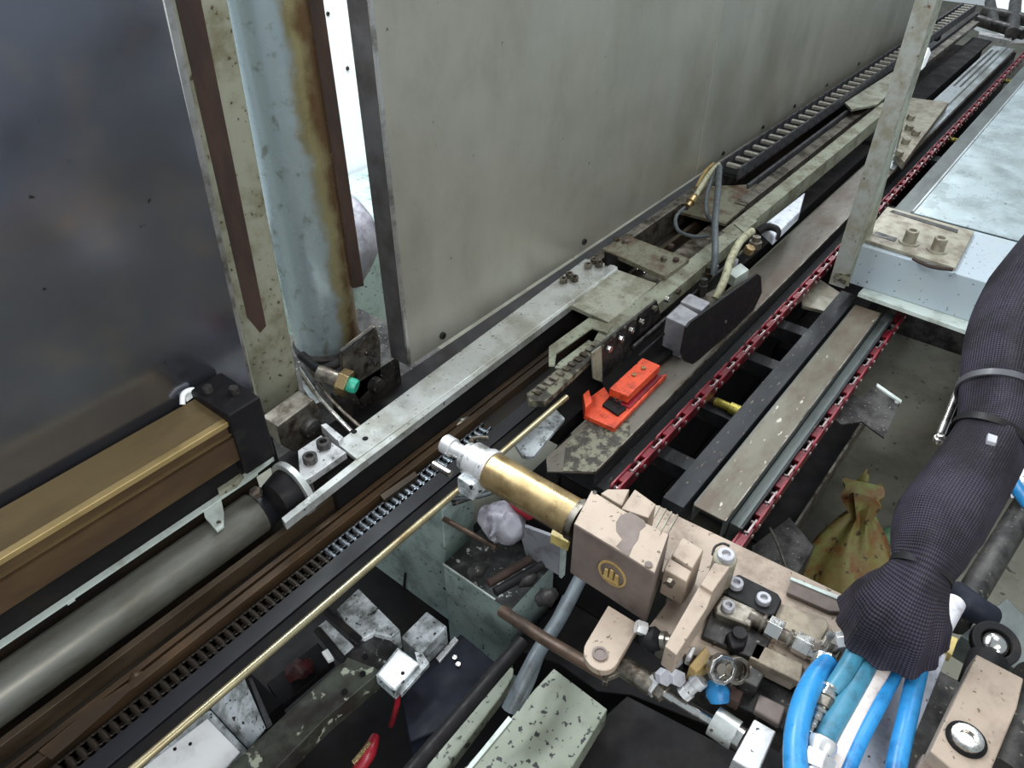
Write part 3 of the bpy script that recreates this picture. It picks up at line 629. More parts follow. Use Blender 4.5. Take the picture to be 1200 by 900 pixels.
# slanting post (upright angle iron) and box with table sheet
t = thing('angle_post', 'chipped pale grey angle-iron post standing beside the light blue box', 'post', (1.93,.39,-.06))
MB().prism([(1.93,.385,-.06),(1.93,.428,-.06),(1.93,.428,.75),(1.93,.385,.75)], (.006,0,0)).build('left_face', 'post_paint', t, .001)
MB().prism([(1.936,.385,-.06),(1.977,.385,-.06),(1.977,.385,.0515),(2.06,.385,.0515),(2.0,.385,.30),(1.985,.385,.75),(1.936,.385,.75)], (0,.006,0)).build('right_face', 'beam_paint', t, .001)
MB().front([(1084,68),(1089,56),(1091,62),(1084,78),(1080,82)], .40, .01).build('white_tag', 'white_hot', t)
MB().side([(980,320),(996,322),(994,336),(977,326)], 1.925, .006).build('foot_plate', 'speckled', t)
t = thing('post_bracket', 'rusty pale bracket with nuts behind the angle-iron post on the rail', 'bracket', P(1062,170,z=-.08))
MB().top([(1066,114),(1112,120),(1078,165),(1060,190),(1050,180)], -.06, .03).build('bracket_plate', 'bracket_beige', t, .002)
for u, v in ((1066,140),(1064,152),(1060,168),(1052,182),(1072,158)):
    MB().hexn(P(u,v,z=-.06), (0,-.2,1), .016, .02).build('nut', 'bracket_beige', t, .002)

t = thing('table_box', 'light blue painted box beside the angle-iron post with a table sheet beyond', 'box', (2.2,.1,-.06))
MB().box(1.979,2.262,-.6,.400,-.066,.050).build('box_body', 'blue_box', t, .003)
MB().top([(1006,343),(1018,331),(1200,394),(1200,411)], -.066, .012).build('bottom_lip', 'lip_pale', t, .001)
MB().top([(1009,279),(1040,242),(1142,271),(1120,314)], .060, .009).build('clamp_plate', 'bracket_beige', t, .001)
MB().top([(1043,248),(1046,246),(1123,269),(1122,273)], .0612, .0012).build('slot', 'dark_steel', t)
MB().top([(1023,275),(1027,271),(1052,279),(1049,283)], .0612, .0012).build('slot', 'dark_steel', t)
for u, v in ((1065,284),(1098,293)):
    MB().lathe(P(u,v,z=.060), (0,0,1), [(0,.026),(.003,.026),(.003,.0165),(.034,.0165),(.036,.015),(.036,.010),(.026,.010)], 24).build('cap_screw', 'bracket_beige', t, .0005)
MB().tube([P(1070,303,z=.062),P(1090,312,z=.062),P(1116,316,z=.06)], .005).build('weld', 'rust', t)
t = thing('table_sheet', 'bluish steel table sheet stretching away at the right edge', 'table', (3,.1,.03))
MB().box(2.264,4.9,-.9,.334,.0505,.0545).build('sheet', 'blue_sheet', t, .001)
MB().box(2.265,4.9,.335,.341,.040,.057).build('bright_lip', 'rail_bright', t)
MB().box(2.265,4.9,.345,.392,-.0,.040).build('side_bar', 'tube_side', t, .002)
MB().box(2.265,4.9,-.6,.344,-.06,.050).build('table_frame', 'rail_black', t)
MB().box(2.75,4.9,-.6,.33,FZ,-.06).build('table_body', 'dark_steel', t)
for u, v in ((1138,192),(1196,210)):
    MB().lathe(P(u,v,z=.05), (0,0,1), [(0,.013),(.004,.012)], 16).build('rivet', 'dark_steel', t)

# below the rails
t = thing('drip_tray', 'drip tray coloured black to darken the space under the chain rails', 'tray', (1.8,.5,-.5))
MB().box(1.35,2.04,.222,.555,-.50,-.49).build('tray_floor', 'black_oil_shade', t)  # black floor also stands for the dark below the rails
MB().box(1.35,2.04,.216,.222,-.50,-.43).build('tray_lip', 'worn_steel', t)
o = MB().box(2.06,5.3,.40,.555,-.50,-.40).build('underframe', 'black_oil_shade'); tag(o, 'black lower frame under the far chain rails', 'frame')
o = MB().box(.96,5.3,.56,.63,-.62,-.165).build('rail_support', 'black_oil_shade'); tag(o, 'black support wall under the broad chain rail', 'support')
t = thing('sensor_bracket', 'dark bent sheet bracket sticking out over the floor right of the right red chain', 'bracket', (1.7,.17,-.2))
MB().top([(1028,449),(1057,469),(1036,513),(1010,494),(986,497),(966,484),(984,458),(1010,466)], -.19, .004).build('bracket_sheet', 'dark_steel', t)
MB().top([(1028,449),(1057,469),(1056,472),(1027,452)], -.185, .012).build('bright_edge', 'lip_pale', t)
MB().lathe(P(1050,474,z=-.19), (0,0,1), [(0,.006),(.008,.006)], 12).build('screw', 'chrome', t)
t = thing('floor_channel', 'dark steel box corner on the floor below the end of the right red chain', 'channel', P(920,640,z=-.45))
MB().top([(880,640),(925,605),(955,640),(925,690),(885,668)], -.40, .2).build('channel_body', 'dark_steel', t, .003)
o = MB().tube([P(902,618,z=-.3),P(912,640,z=-.35),P(922,668,z=-.4)], .003).build('thin_wire', 'worn_steel'); tag(o, 'thin wire hanging below the end of the right red chain', 'wire')

# ------------------------------------------------------------------ actuator with the brass cylinder
AX, AZc = .600, .205
t = thing('actuator', 'beige actuator block with a brass cylinder and a steel nose reaching over the trough', 'actuator', (.6,.3,.12))
MB().lathe((AX,.362,AZc), (0,1,0), [(0,.0285),(.158,.0285)], 48).build('brass_cylinder', 'brass', t)
MB().lathe((AX,.356,AZc), (0,1,0), [(0,.031),(.010,.031)], 48).build('cylinder_ring', 'worn_steel', t)
nose = MB().lathe((AX,.517,AZc), (0,1,0), [(0,.031),(.012,.031),(.012,.028),(.040,.028),(.040,.022),(.052,.022),(.052,.012),(.078,.012),(.078,.0155),(.096,.0155),(.096,.006)], 32).build('nose_collar', 'aluminium', t, .0008)
MB().box(AX-.040,AX+.006,.522,.552,AZc-.036,AZc-.004).build('nose_block', 'plate_grey', t, .002)
MB().tube([(AX+.02,.575,AZc-.01),(AX+.05,.60,AZc-.02),(AX+.075,.59,AZc-.03)], .004).build('nose_arm', 'worn_steel', t)
MB().cyl((AX-.03,.575,AZc-.02), (AX-.03,.61,AZc-.02), .006).build('nose_screw', 'chrome', t)
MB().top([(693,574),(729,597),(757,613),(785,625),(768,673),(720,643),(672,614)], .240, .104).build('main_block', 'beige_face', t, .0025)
MB().top([(693.5,575),(729,597.5),(756,613),(783,626),(767,671),(720,641.5),(673.5,613.5)], .2406, .0012).build('top_face', 'beige_plate', t)  # lighter top of the same block, light put into the colour
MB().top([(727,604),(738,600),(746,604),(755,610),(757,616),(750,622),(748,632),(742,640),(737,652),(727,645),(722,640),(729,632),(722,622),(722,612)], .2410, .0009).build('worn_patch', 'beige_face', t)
pf = P(717,673,x=.562)
MB().lathe(pf+Vector((.004,0,0)), (-1,0,0), [(0,.0215),(.0045,.0215),(.0045,.0185),(.002,.0185)], 40).build('emblem_ring', 'tan', t)
MB().lathe(pf+Vector((.003,0,0)), (-1,0,0), [(0,.0185),(.0022,.0185)], 32).build('emblem_disc', 'beige_face', t)
g = MB()
for dy in (-.008, 0, .008):
    g.prism([pf+Vector((-.0005,dy-.003,-.010)), pf+Vector((-.0005,dy+.003,-.010)), pf+Vector((-.0005,dy+.0022,.010-abs(dy)*.5)), pf+Vector((-.0005,dy-.0022,.010-abs(dy)*.5))], (-.002,0,0))
g.box(pf.x-.0028, pf.x-.0005, pf.y-.012, pf.y+.012, pf.z-.013, pf.z-.009)
g.build('emblem_mark', 'tan', t)
MB().lathe(P(697,577,z=.241), (0,0,1), [(0,.003),(.001,.003)], 12).build('pin', 'dark_steel', t)
MB().lathe(P(760,662,z=.241), (0,0,1), [(0,.005),(.0015,.005)], 14).build('pin', 'beige_face', t)
t2 = thing('guide_block', 'beige wedge-topped block directly behind the main actuator block', 'block', P(745,585,z=.15))
MB().top([(728,596),(744,573),(769,591),(760,607)], .225, .065).build('block', 'beige_plate', t2, .0015)
MB().top([(704,578),(712,573),(738,573),(729,593)], .215, .05).build('wedge', 'beige_plate', t2, .0015)
t2 = thing('mounting_plate', 'long beige mounting plate running from the brass cylinder block to the black sleeve', 'plate', (.7,.2,.13))
zz = Vector((0,0,.15))
MB().prism([P(u,v,z=.15) for u, v in ((733,585),(772,592),(800,607),(1004,704),(985,745),(965,775),(930,800),(870,770),(806,768))] + [Vector((.545,.212,.15)), Vector((.638,.212,.15)), Vector((.638,.37,.15))], (0,0,-.018)).build('plate', 'beige_plate', t2, .0015)
for k in range(4):
    u = 772+k*7; MB().top([(u,592+k*3.4),(u+2,593+k*3.4),(u-11,616+k*3.4),(u-13,615+k*3.4)], .1515, .002).build('groove', 'bracket_beige', t2)
MB().top([(929,676),(1001,708),(990,717),(972,716),(922,694)], .158, .008).build('dark_slot_bar', 'beige_face', t2, .002)
MB().top([(927,676),(1003,706),(1000,710),(926,679)], .160, .004).build('bright_lip', 'lip_pale', t2)
MB().top([(912,706),(968,724),(971,735),(959,757),(940,752),(914,740),(906,722)], .158, .010).build('raised_pad', 'bracket_pad', t2, .002)
MB().top([(886,752),(942,778),(938,800),(878,770)], .158, .010).build('lower_pad', 'bracket_pad', t2, .002)
MB().top([(800,735),(935,800),(925,860),(800,790)], .125, .05).build('body', 'dark_steel', t2, .002)
MB().top([(842,692),(915,728),(890,775),(822,745)], .158, .01).build('rib', 'dark_steel', t2, .002)
t2 = thing('clevis', 'pair of small beige blocks with a hex screw beside the lever', 'clevis', P(798,665,z=.16))
MB().top([(800,629),(825,644),(812,666),(787,650)], .222, .070).build('upper_cheek', 'beige_plate', t2, .002)
MB().top([(784,653),(811,669),(805,682),(778,667)], .218, .050).build('lower_cheek', 'beige_plate', t2, .002)
MB().hexn(P(787,681,x=.583), (-1,0,-.1), .0065, .007).build('screw', 'worn_steel', t2, .0005)
t2 = thing('lever', 'slanting beige lever bar with a socket screw head at its upper end', 'lever', P(820,710,z=.17))
MB().top([(837,659),(856,664),(835,694),(821,685)], .222, .060).build('upper_arm', 'beige_plate', t2, .0015)
MB().top([(819,687),(835,696),(829,712),(793,768),(779,757),(810,703)], .216, .040).build('lower_arm', 'beige_plate', t2, .0015)
hb = P(850,653,z=.216)
MB().lathe(hb+Vector((0,0,-.05)), (0,0,1), [(0,.0155),(.048,.0155),(.050,.014)], 32).build('hub', 'bracket_beige', t2)
MB().socket(hb+Vector((0,0,.0)), (0,0,1), .0112, .008).build('socket_screw', 'sensor_grey', t2)
MB().tube([P(835,650,z=.2),P(838,641,z=.2),P(847,637,z=.2),P(855,640,z=.2)], .0018).build('circlip', 'dark_steel', t2)
t2 = thing('black_strap', 'black rounded strap plate with two socket screws on the mounting plate', 'strap', P(885,698,z=.16))
MB().top([(856,676),(866,672),(912,695),(917,703),(909,721),(898,722),(852,698),(850,688)], .166, .014).build('strap_plate', 'black_plastic', t2, .003)
for u, v in ((862,686),(894,704)):
    MB().socket(P(u,v,z=.166), (0,0,1), .0095, .008).build('socket_screw', 'sensor_grey', t2)
t2 = thing('steel_block', 'worn steel block with one socket screw below the black strap plate', 'block', P(862,715,z=.15))
MB().top([(848,696),(888,714),(880,734),(838,718),(838,710)], .170, .03).build('block', 'worn_steel', t2, .003)
MB().socket(P(853,712,z=.170), (0,0,1), .0085, .007).build('socket_screw', 'sensor_grey', t2)
MB().top([(858,722),(880,732),(874,745),(852,736)], .15, .02).build('black_end', 'black_plastic', t2, .003)
a0 = P(878,722,z=.165); a1 = P(962,768,z=.165); d = (a1-a0)
t2 = thing('hydraulic_fitting', 'shiny steel hose fitting with hex nuts beside the raised beige pad', 'fitting', a0); L_ = d.length; dn = d.normalized()
MB().lathe(a0, dn, [(0,.010),(L_*.18,.010),(L_*.18,.013),(L_*.22,.013),(L_*.22,.009),(L_*.30,.009)], 20).build('stem', 'worn_steel', t2)
MB().hexn(a0+dn*L_*.26, dn, .0155, L_*.20).build('nut', 'chrome', t2, .0008)
MB().lathe(a0+dn*L_*.46, dn, [(0,.008),(L_*.1,.008),(L_*.1,.012),(L_*.14,.012),(L_*.14,.008),(L_*.26,.008)], 20).build('thread', 'worn_steel', t2)
MB().hexn(a0+dn*L_*.64, dn, .0145, L_*.22).build('nut', 'chrome', t2, .0008)
MB().lathe(a0+dn*L_*.86, dn, [(0,.012),(L_*.14,.012)], 20).build('ferrule', 'chrome', t2)
t2 = thing('elbow_fitting', 'bright elbow fitting where the leftmost blue hose begins', 'fitting', P(972,765,z=.19))
MB().tube([P(958,762,z=.17), P(972,758,z=.185), P(978,748,z=.2)], .011, 14).build('elbow', 'chrome', t2)
MB().hexn(P(968,772,z=.19), P(964,785,z=.19)-P(968,772,z=.19), .0155, .016).build('nut', 'chrome', t2, .001)
MB().hexn(P(982,752,z=.2), (.3,-.6,.4), .012, .014).build('nut', 'aluminium', t2, .001)
t2 = thing('black_coupling', 'black coupling with knurled dark parts below the steel block', 'coupling', P(868,745,z=.13))
MB().top([(850,742),(866,733),(878,742),(874,757),(858,760)], .17, .02).build('body', 'black_plastic', t2, .004)
MB().lathe(P(866,744,z=.17), (0,0,1), [(0,.009),(.006,.009),(.006,.006)], 10).build('knurl', 'black_rubber', t2)
MB().top([(870,784),(876,776),(897,790),(888,806),(866,795)], .150, .03).build('valve_box', 'sensor_block_dark' if 'sensor_block_dark' in MATS else 'dark_steel', t2, .002)
MB().top([(858,803),(872,810),(866,824),(852,816)], .140, .02).build('brown_box', 'rust', t2, .002)
MB().top([(890,812),(922,828),(914,850),(884,832)], .135, .012).build('greasy_box', 'beige_face', t2, .003)
t2 = thing('pivot_link', 'beige link plate with a rounded end and a round pin', 'link', P(715,745,z=.13))
pc_ = P(705,765,z=.150); rr = .0235
A0 = P(713,709,z=.150); A1 = P(750,732,z=.150); ax_ = (A0-pc_); perp = (A1-A0).normalized()
arc = []
v0 = -perp; v1 = -(( (A0+A1)/2 - pc_).normalized())
for q in range(0, 181, 15):
    arc.append(pc_ + v0*math.cos(math.radians(q))*rr + v1*math.sin(math.radians(q))*rr)
MB().prism([A0, *arc, A1], (0,0,-.012)).build('link_plate', 'beige_plate', t2, .0015)
MB().lathe(P(703,767,z=.150), (0,0,1), [(0,.0098),(.003,.0098),(.003,.007),(.0015,.007)], 24).build('pin_ring', 'beige_face', t2)
MB().top([(706,790),(716,784),(727,780),(733,772),(736,776),(728,788),(714,794),(712,800),(706,798)], .12, .01).build('spring_clip', 'worn_steel', t2, .001)
t2 = thing('piston_rod', 'chrome rod with steel couplings and a block end below the lever', 'rod', P(800,820,z=.1))
def seg(u0, v0_, u1, v1_, z_, r, nm, m_, n=20, r2=None):
    return MB().cyl(P(u0,v0_,z=z_), P(u1,v1_,z=z_), r, r2, n=n).build(nm, m_, t2)
zr = .115
seg(722,775,764,804,zr,.0135,'rear_body','worn_steel')
seg(763,797,772,806,zr,.016,'hex_nut','aluminium',6)
seg(771,806,779,814,zr,.0125,'lock_nut','worn_steel',6)
seg(778,811,790,819,zr,.0075,'rod_end','chrome')
seg(788,818,834,846,zr,.0058,'chrome_rod','chrome')
seg(836,844,862,862,zr,.0185,'coupling','silver_bar')
seg(862,862,869,867,zr,.0150,'coupling_ring','chrome')
MB().top([(884,842),(910,857),(888,908),(858,890),(868,872)], zr+.018, .03).build('end_block', 'aluminium', t2, .002)
t2 = thing('rubber_joint', 'black round rubber joint with a bright nut beside the lever end', 'joint', P(763,747,z=.13))
MB().tube([P(755,745,z=.14),P(764,749,z=.145),P(775,752,z=.14)], [.010,.017,.010], 18).build('rubber_body', 'black_rubber', t2)
MB().hexn(P(757,738,z=.155), (-.4,.7,.3), .0095, .014).build('nut', 'aluminium', t2, .001)
MB().lathe(P(776,751,z=.15), (.2,-.6,.3), [(0,.012),(.006,.012),(.006,.008),(.012,.008)], 20).build('washer', 'worn_steel', t2)
for (u, v), lb in (((787,771),'small steel nut just below the tip of the lever'),((775,792),'small steel nut beside the hex nut of the piston rod'),((790,793),'loose-looking steel nut left of the brass valve body')):
    t3 = thing('hex_bolt', lb, 'bolt', P(u,v,z=.14))
    MB().hexn(P(u,v,z=.14), (-.2,-.5,.5), .0105, .012).build('nut', 'sensor_grey', t3, .0008)
    MB().cyl(P(u,v,z=.14)+Vector((.004,.01,-.02)), P(u,v,z=.14), .006).build('shank', 'worn_steel', t3)
t2 = thing('brass_valve', 'brass valve body with steel rings and a blue push fitting', 'valve', P(830,785,z=.12))
MB().top([(827,756),(835,773),(816,788),(807,780)], .165, .03).build('valve_body', 'tan', t2, .002)
MB().top([(811,756),(816,759),(810,771),(804,768)], .168, .02).build('white_nut', 'aluminium', t2, .002)
ra = P(842,782,z=.165)
MB().lathe(ra, (-.35,-.55,.55), [(0,.0135),(.012,.0135),(.012,.0185),(0,.0185),(0,.0135)], 8).build('hex_ring', 'chrome', t2, .001)
MB().lathe(ra, (-.35,-.55,.55), [(0,.007),(.008,.007)], 14).build('ring_core', 'worn_steel', t2)
MB().lathe(P(862,785,z=.155), (-.35,-.55,.55), [(0,.012),(.006,.012),(.006,.017),(0,.017),(0,.012)], 24).build('round_ring', 'worn_steel', t2, .001)
MB().lathe(P(822,795,z=.15), (-.35,.2,-.4), [(0,.011),(.012,.011),(.012,.0085),(.022,.0085),(.022,.0105),(.032,.0105)], 14).build('elbow_nut', 'aluminium', t2, .001)
MB().tube([P(836,804,z=.13),P(841,813,z=.135),P(843,824,z=.13)], [.011,.015,.011], 18).build('blue_fitting', 'blue_hose', t2)
o = MB().tube([P(588,716,z=-.0), P(640,750,z=.03), P(712,792,z=.05)], .0095, 16, smooth=False).build('brown_rod', 'brown_rod'); tag(o, 'greasy brown rod passing under the rounded beige link', 'rod')

# ------------------------------------------------------------------ braided sleeve with hoses
def pl(a, f):
    k = max(0, (f-.74)/.26); k2 = max(0, .08*math.sin(a*2+.5))*.5
    return 1 + k*.05*math.sin(a*11) + .03*math.sin(a*5+f*14) + k2
t = thing('braided_sleeve', 'thick black braided sleeve bundling the blue hoses', 'sleeve', P(1130,580,z=.2))
pp = [(1256,296,.52,.062),(1216,348,.47,.062),(1186,398,.44,.052),(1172,455,.41,.0455),(1162,510,.385,.041),(1134,560,.36,.045),(1103,610,.335,.048),(1088,648,.32,.040),(1079,670,.31,.031),(1068,690,.292,.040),(1055,712,.265,.052),(1043,736,.225,.060)]
MB().tube([P(u,v,z=z_) for u,v,z_,r in pp], [q[3] for q in pp], 64, sub=8, pleat=pl).build('sleeve_body', 'braid', t, ang=80)
def band(i, f, r, w, nm, m_):
    a_ = P(pp[i][0],pp[i][1],z=pp[i][2]); b2 = P(pp[i+1][0],pp[i+1][1],z=pp[i+1][2]); c = a_.lerp(b2, f); d_ = (b2-a_).normalized()
    MB().lathe(c-d_*w/2, d_, [(0,r),(w,r),(w,r-.003),(0,r-.003),(0,r)], 48).build(nm, m_, t)
band(3,.15,.0485,.009,'zip_tie','chain_plastic'); band(4,.1,.0445,.010,'zip_tie','black_plastic')
MB().top([(1158,507),(1170,511),(1168,519),(1157,516)], .428, .006).build('tie_lock', 'sensor_grey', t, .001)
band(7,.95,.0335,.010,'cinch_band','black_rubber')
ZH = .235
def hose(px, r, m_, lb, zs=None, nm='blue_hose'):
    zs = zs or [.22,.22,.22,.22]
    o = MB().tube([P(u,v,z=zs[min(i,len(zs)-1)]) for i,(u,v) in enumerate(px)], r, 20).build(nm, m_); tag(o, lb, 'hose', 'hoses leaving the braided sleeve'); return o
hose([(970,778),(955,795),(942,822),(934,855),(932,890),(936,940)], .0125, 'blue_hose', 'leftmost bright blue hose, bending down from the elbow fitting', [.195,.205,.215,.22,.22,.22])
hose([(1012,745),(1000,770),(985,795),(974,810)], .0105, 'blue_hose_dull', 'short dull blue hose ending in a ribbed fitting, second from the left', [.215,.212,.21,.205])
hose([(1030,750),(1014,785),(992,823),(974,853),(963,874)], .0115, 'blue_hose_dull', 'dull blue-green hose, third from the left', [.205,.205,.205,.205,.205])
hose([(1046,755),(1030,790),(1010,832),(990,872),(970,915)], .0115, 'white_hose', 'white hose between the blue hoses', [.20,.20,.20,.20,.20], 'white_hose')
hose([(1062,760),(1048,792),(1030,826),(1008,868),(988,915)], .0080, 'blue_hose', 'bright blue hose just right of the white hose', [.20,.20,.205,.205,.205])
hose([(1090,740),(1080,770),(1071,806),(1062,846),(1052,890),(1046,930)], .0105, 'blue_hose', 'rightmost bright blue hose in front of the pale plate', [.205,.205,.205,.205,.205,.205])
t = thing('ribbed_fitting', 'ribbed steel fitting on the end of the short dull blue hose', 'fitting', P(960,835,z=.2))
a_ = P(973,806,z=.205); b2 = P(948,862,z=.19); d_ = (b2-a_).normalized(); LL = (b2-a_).length
prof = [(0,.012)]
for k in range(6): prof += [(LL*(k+.3)/6,.0125),(LL*(k+.45)/6,.010),(LL*(k+.8)/6,.010),(LL*(k+.95)/6,.0125)]
MB().lathe(a_, d_, prof, 20).build('ribbed_ferrule', 'chrome', t)
MB().hexn(a_+d_*LL*.25, d_, .0155, LL*.2).build('nut', 'worn_steel', t, .001)
t = thing('hose_end', 'steel hose end below the dull blue-green hose at the bottom edge', 'fitting', P(958,885,z=.2))
a_ = P(965,868,z=.22); b2 = P(950,915,z=.21); d_ = (b2-a_).normalized(); LL = (b2-a_).length
MB().lathe(a_, d_, [(0,.0145),(LL*.15,.0155),(LL*.3,.013),(LL,.013)], 20).build('ferrule', 'aluminium', t)
MB().hexn(a_+d_*LL*.35, d_, .0175, LL*.4).build('nut', 'aluminium', t, .001)
t = thing('pale_plate', 'pale lilac-white plate behind the blue hoses', 'plate', P(1040,850,z=.1))
MB().top([(1030,775),(1092,742),(1110,752),(1112,762),(1080,842),(1068,870),(1062,915),(905,925),(1000,840)], .165, .012).build('plate', 'white_plate', t, .002)
MB().top([(1092,738),(1112,750),(1108,763),(1090,752)], .185, .02).build('white_tab', 'white_casing', t, .002)
MB().top([(1113,744),(1123,748),(1116,768),(1107,762)], .17, .015).build('yellow_tab', 'yellow_tag', t, .001)

# shaft and clamp at the lower right
t = thing('clamp_bar', 'beige clamp bar with a large socket screw in the lower right corner', 'clamp', P(1140,840,z=.15))
MB().top([(1144,766),(1200,795),(1192,830),(1158,912),(1128,912),(1090,880)], .235, .03).build('clamp_plate', 'beige_plate', t, .002)
MB().lathe(P(1132,867,z=.235), (0,0,1), [(0,.0195),(.002,.0195)], 32).build('counterbore', 'black_oil_shade', t)
MB().socket(P(1132,867,z=.2372), (0,0,1), .0155, .006).build('socket_screw', 'chrome', t)
MB().top([(1082,882),(1118,905),(1110,925),(1066,915)], .215, .03).build('lower_pad', 'beige_face', t, .002)
o = MB().cyl(P(1108,930,z=.12), P(1158,775,z=.12), .024, n=40).build('clamp_shaft', 'black_plastic'); tag(o, 'thick black shaft running under the beige clamp bar', 'shaft')
o = MB().cyl(P(1168,910,z=.17), P(1222,800,z=.17), .030, n=40).build('worn_shaft', 'dark_steel'); tag(o, 'dark worn shaft right of the beige clamp bar at the frame edge', 'shaft')
t = thing('ring_nut', 'black ring with a shiny domed centre beyond the beige clamp bar', 'ring', P(1163,757,z=.1))
MB().lathe(P(1163,757,z=.1), (-.25,-.1,1), [(0,.019),(.014,.019),(.014,.030),(0,.030),(0,.019)], 40).build('ring', 'black_rubber', t, .002)
MB().lathe(P(1163,757,z=.1), (-.25,-.1,1), [(0,.018),(.008,.017),(.014,.012),(.017,.004)], 32).build('dome', 'chrome', t)
o = MB().top([(1126,745),(1200,790),(1240,760),(1180,700)], .04, .05).build('corner_plate', 'tube_side', bevel=.002); tag(o, 'slate-grey plate under the black ring at the right edge', 'plate')
o = MB().cyl(P(1092,752,z=.13), P(1118,706,z=.13), .0145, n=24).build('cream_cylinder', 'white_plate'); tag(o, 'short cream cylinder sticking out right of the sleeve end', 'cylinder')
o = MB().cyl(P(1118,730,z=.02), P(1216,570,z=.02), .021, n=28).build('diagonal_shaft', 'dark_steel'); tag(o, 'dark round shaft running diagonally below the sleeve to the right edge', 'shaft')
o = MB().tube([P(1120,690,z=.06), P(1140,712,z=.07), P(1165,722,z=.06)], [.014,.022,.014], 16).build('dark_wrap', 'navy'); tag(o, 'dark wrapped cable bundle crossing the diagonal shaft', 'cable')
o = MB().tube([P(1178,545,z=.28), P(1190,570,z=.26), P(1214,602,z=.24)], .009, 16).build('blue_hose', 'blue_hose'); tag(o, 'bit of blue hose showing right of the sleeve at the frame edge', 'hose')
o = MB().top([(1184,512),(1215,505),(1215,560),(1196,566)], .1, .04).build('white_box', 'white_plate', bevel=.003); tag(o, 'white box corner at the right edge behind the sleeve', 'box')
t = thing('buckle_link', 'shiny steel linkage hanging left of the black sleeve', 'linkage', P(1110,490,z=.1))
MB().tube([P(1130,440,z=.40), P(1118,470,z=.37), P(1103,508,z=.34)], .0055, 12).build('steel_tube', 'chrome', t)
MB().tube([P(1134,446,z=.39), P(1122,478,z=.36), P(1110,512,z=.33)], .004, 12).build('black_tube', 'black_rubber', t)
MB().lathe(P(1101,518,z=.33), (0,.2,1), [(0,.008),(.008,.008),(.008,.005),(.012,.005)], 16).build('end_knuckle', 'chrome', t, .001)
MB().lathe(P(1132,440,z=.40), (0,.2,1), [(0,.006),(.006,.006),(.006,.004)], 16).build('top_knuckle', 'aluminium', t, .001)
# arm that carries the actuator
o = MB().box(.56,.74,-.9,.005,.07,.128).build('carrier_arm', 'dark_steel', bevel=.003); tag(o, 'dark carrier arm hidden below the sleeve end', 'arm')

# rags on the floor
def rag(name, mt, label, cu, cv, w_, h_, H, seed, tie=False):
    random.seed(seed); g = MB(); b = g.b; n = 40; m_ = 16; rings = []
    c = P(cu, cv, z=FZ)
    for i in range(m_):
        f = i/(m_-1); ring = []
        for k in range(n):
            a_ = 2*PI*k/n
            rad = (1-f**1.6*.78) if tie else math.sqrt(max(1-f*f, .0004))
            rad *= 1 + .10*math.sin(a_*5+seed+f*2) + .06*math.sin(a_*9+f*5) + random.uniform(-.02,.02)
            ring.append(b.verts.new((c.x+math.cos(a_)*w_*rad+f*.10*tie, c.y+math.sin(a_)*h_*rad+f*.04*tie, FZ+H*f+.01*math.sin(a_*7)*f)))
        rings.append(ring)
    if tie:
        last = rings[-1]; top_ = []
        for k, v in enumerate(last):
            a_ = 2*PI*k/n; q = .9+.25*math.sin(a_*9)
            top_.append(b.verts.new((v.co.x+math.cos(a_)*w_*.2*q+.03, v.co.y+math.sin(a_)*h_*.2*q+.02, v.co.z+.05+.02*math.sin(a_*5))))
        rings.append(top_)
    for i in range(len(rings)-1):
        for k in range(n): b.faces.new((rings[i][k], rings[i][(k+1)%n], rings[i+1][(k+1)%n], rings[i+1][k]))
    b.faces.new(rings[0][::-1]); b.faces.new(rings[-1])
    o = g.build(name, mt, ang=60); tag(o, label, cat='bag'); return o
rag('oily_bag', 'rag', 'oily brown and green tied bag standing on the floor left of the sleeve', 990, 690, .13, .12, .17, 3, True)
rag('green_rag', 'rag_green', 'pale green crumpled plastic bag on the floor beside the oily brown bag', 1056, 652, .075, .075, .09, 5)

# ------------------------------------------------------------------ clutter below the trough, lower left
o = MB().box(-.9, .955, -.1, 1.3, FZ, FZ+.03).build('floor_darkener', 'black_oil_shade', bevel=.002); tag(o, 'added black pan on the floor under the machine', 'darkener')  # made-up black slab that darkens the floor below the machine
t = thing('rimmed_box', 'glaring white box lid with a grey rim at the bottom left edge', 'box', P(220,880,z=-.45))
MB().top([(110,935),(246,831),(290,879),(240,935)], -.303, .15).build('box', 'plate_grey', t, .003)
MB().top([(120,936),(243,842),(281,881),(235,935)], -.300, .006).build('lid', 'white_hot', t, .001)
for u, v in ((205,878),(223,872)):
    MB().lathe(P(u,v,z=-.300), (0,0,1), [(0,.003),(.001,.003)], 10).build('hole', 'black_oil_shade', t)
t = thing('guard_plate', 'grey smeared metal plate leaning beside the white lid', 'plate', P(285,840,z=-.45))
MB().prism([P(247,830,z=-.33), P(286,794,z=-.27), P(311,852,z=-.27), P(291,878,z=-.33)], (0,0,-.006)).build('plate', 'plate_grey', t, .001)
MB().prism([P(291,795,z=-.268), P(295,794,z=-.268), P(318,846,z=-.268), P(312,851,z=-.268)], (0,0,-.01)).build('edge_strip', 'chain_plastic', t)
MB().box(.20,.30,.80,.90,-.59,-.36).build('stand', 'black_oil_shade', t)
t = thing('chipped_bar', 'dark green long bar with chipped paint running up from the bottom edge', 'bar', P(360,830,z=-.4))
MB().top([(240,925),(322,848),(380,795),(420,757),(440,738),(472,762),(440,792),(380,843),(300,925)], -.275, .05).build('bar_body', 'green_dark_bar', t, .002)
MB().top([(404,768),(440,738),(472,762),(446,785)], -.2735, .003).build('grey_end', 'grime_top', t)
for u, v in ((428,770),(425,790),(404,811)):
    MB().lathe(P(u,v,z=-.2735), (0,0,1), [(0,.006),(.0015,.006)], 12).build('hole', 'black_oil_shade', t)
t = thing('grey_slab', 'grey smeared metal slab beyond the chipped green bar', 'slab', P(430,715,z=-.4))
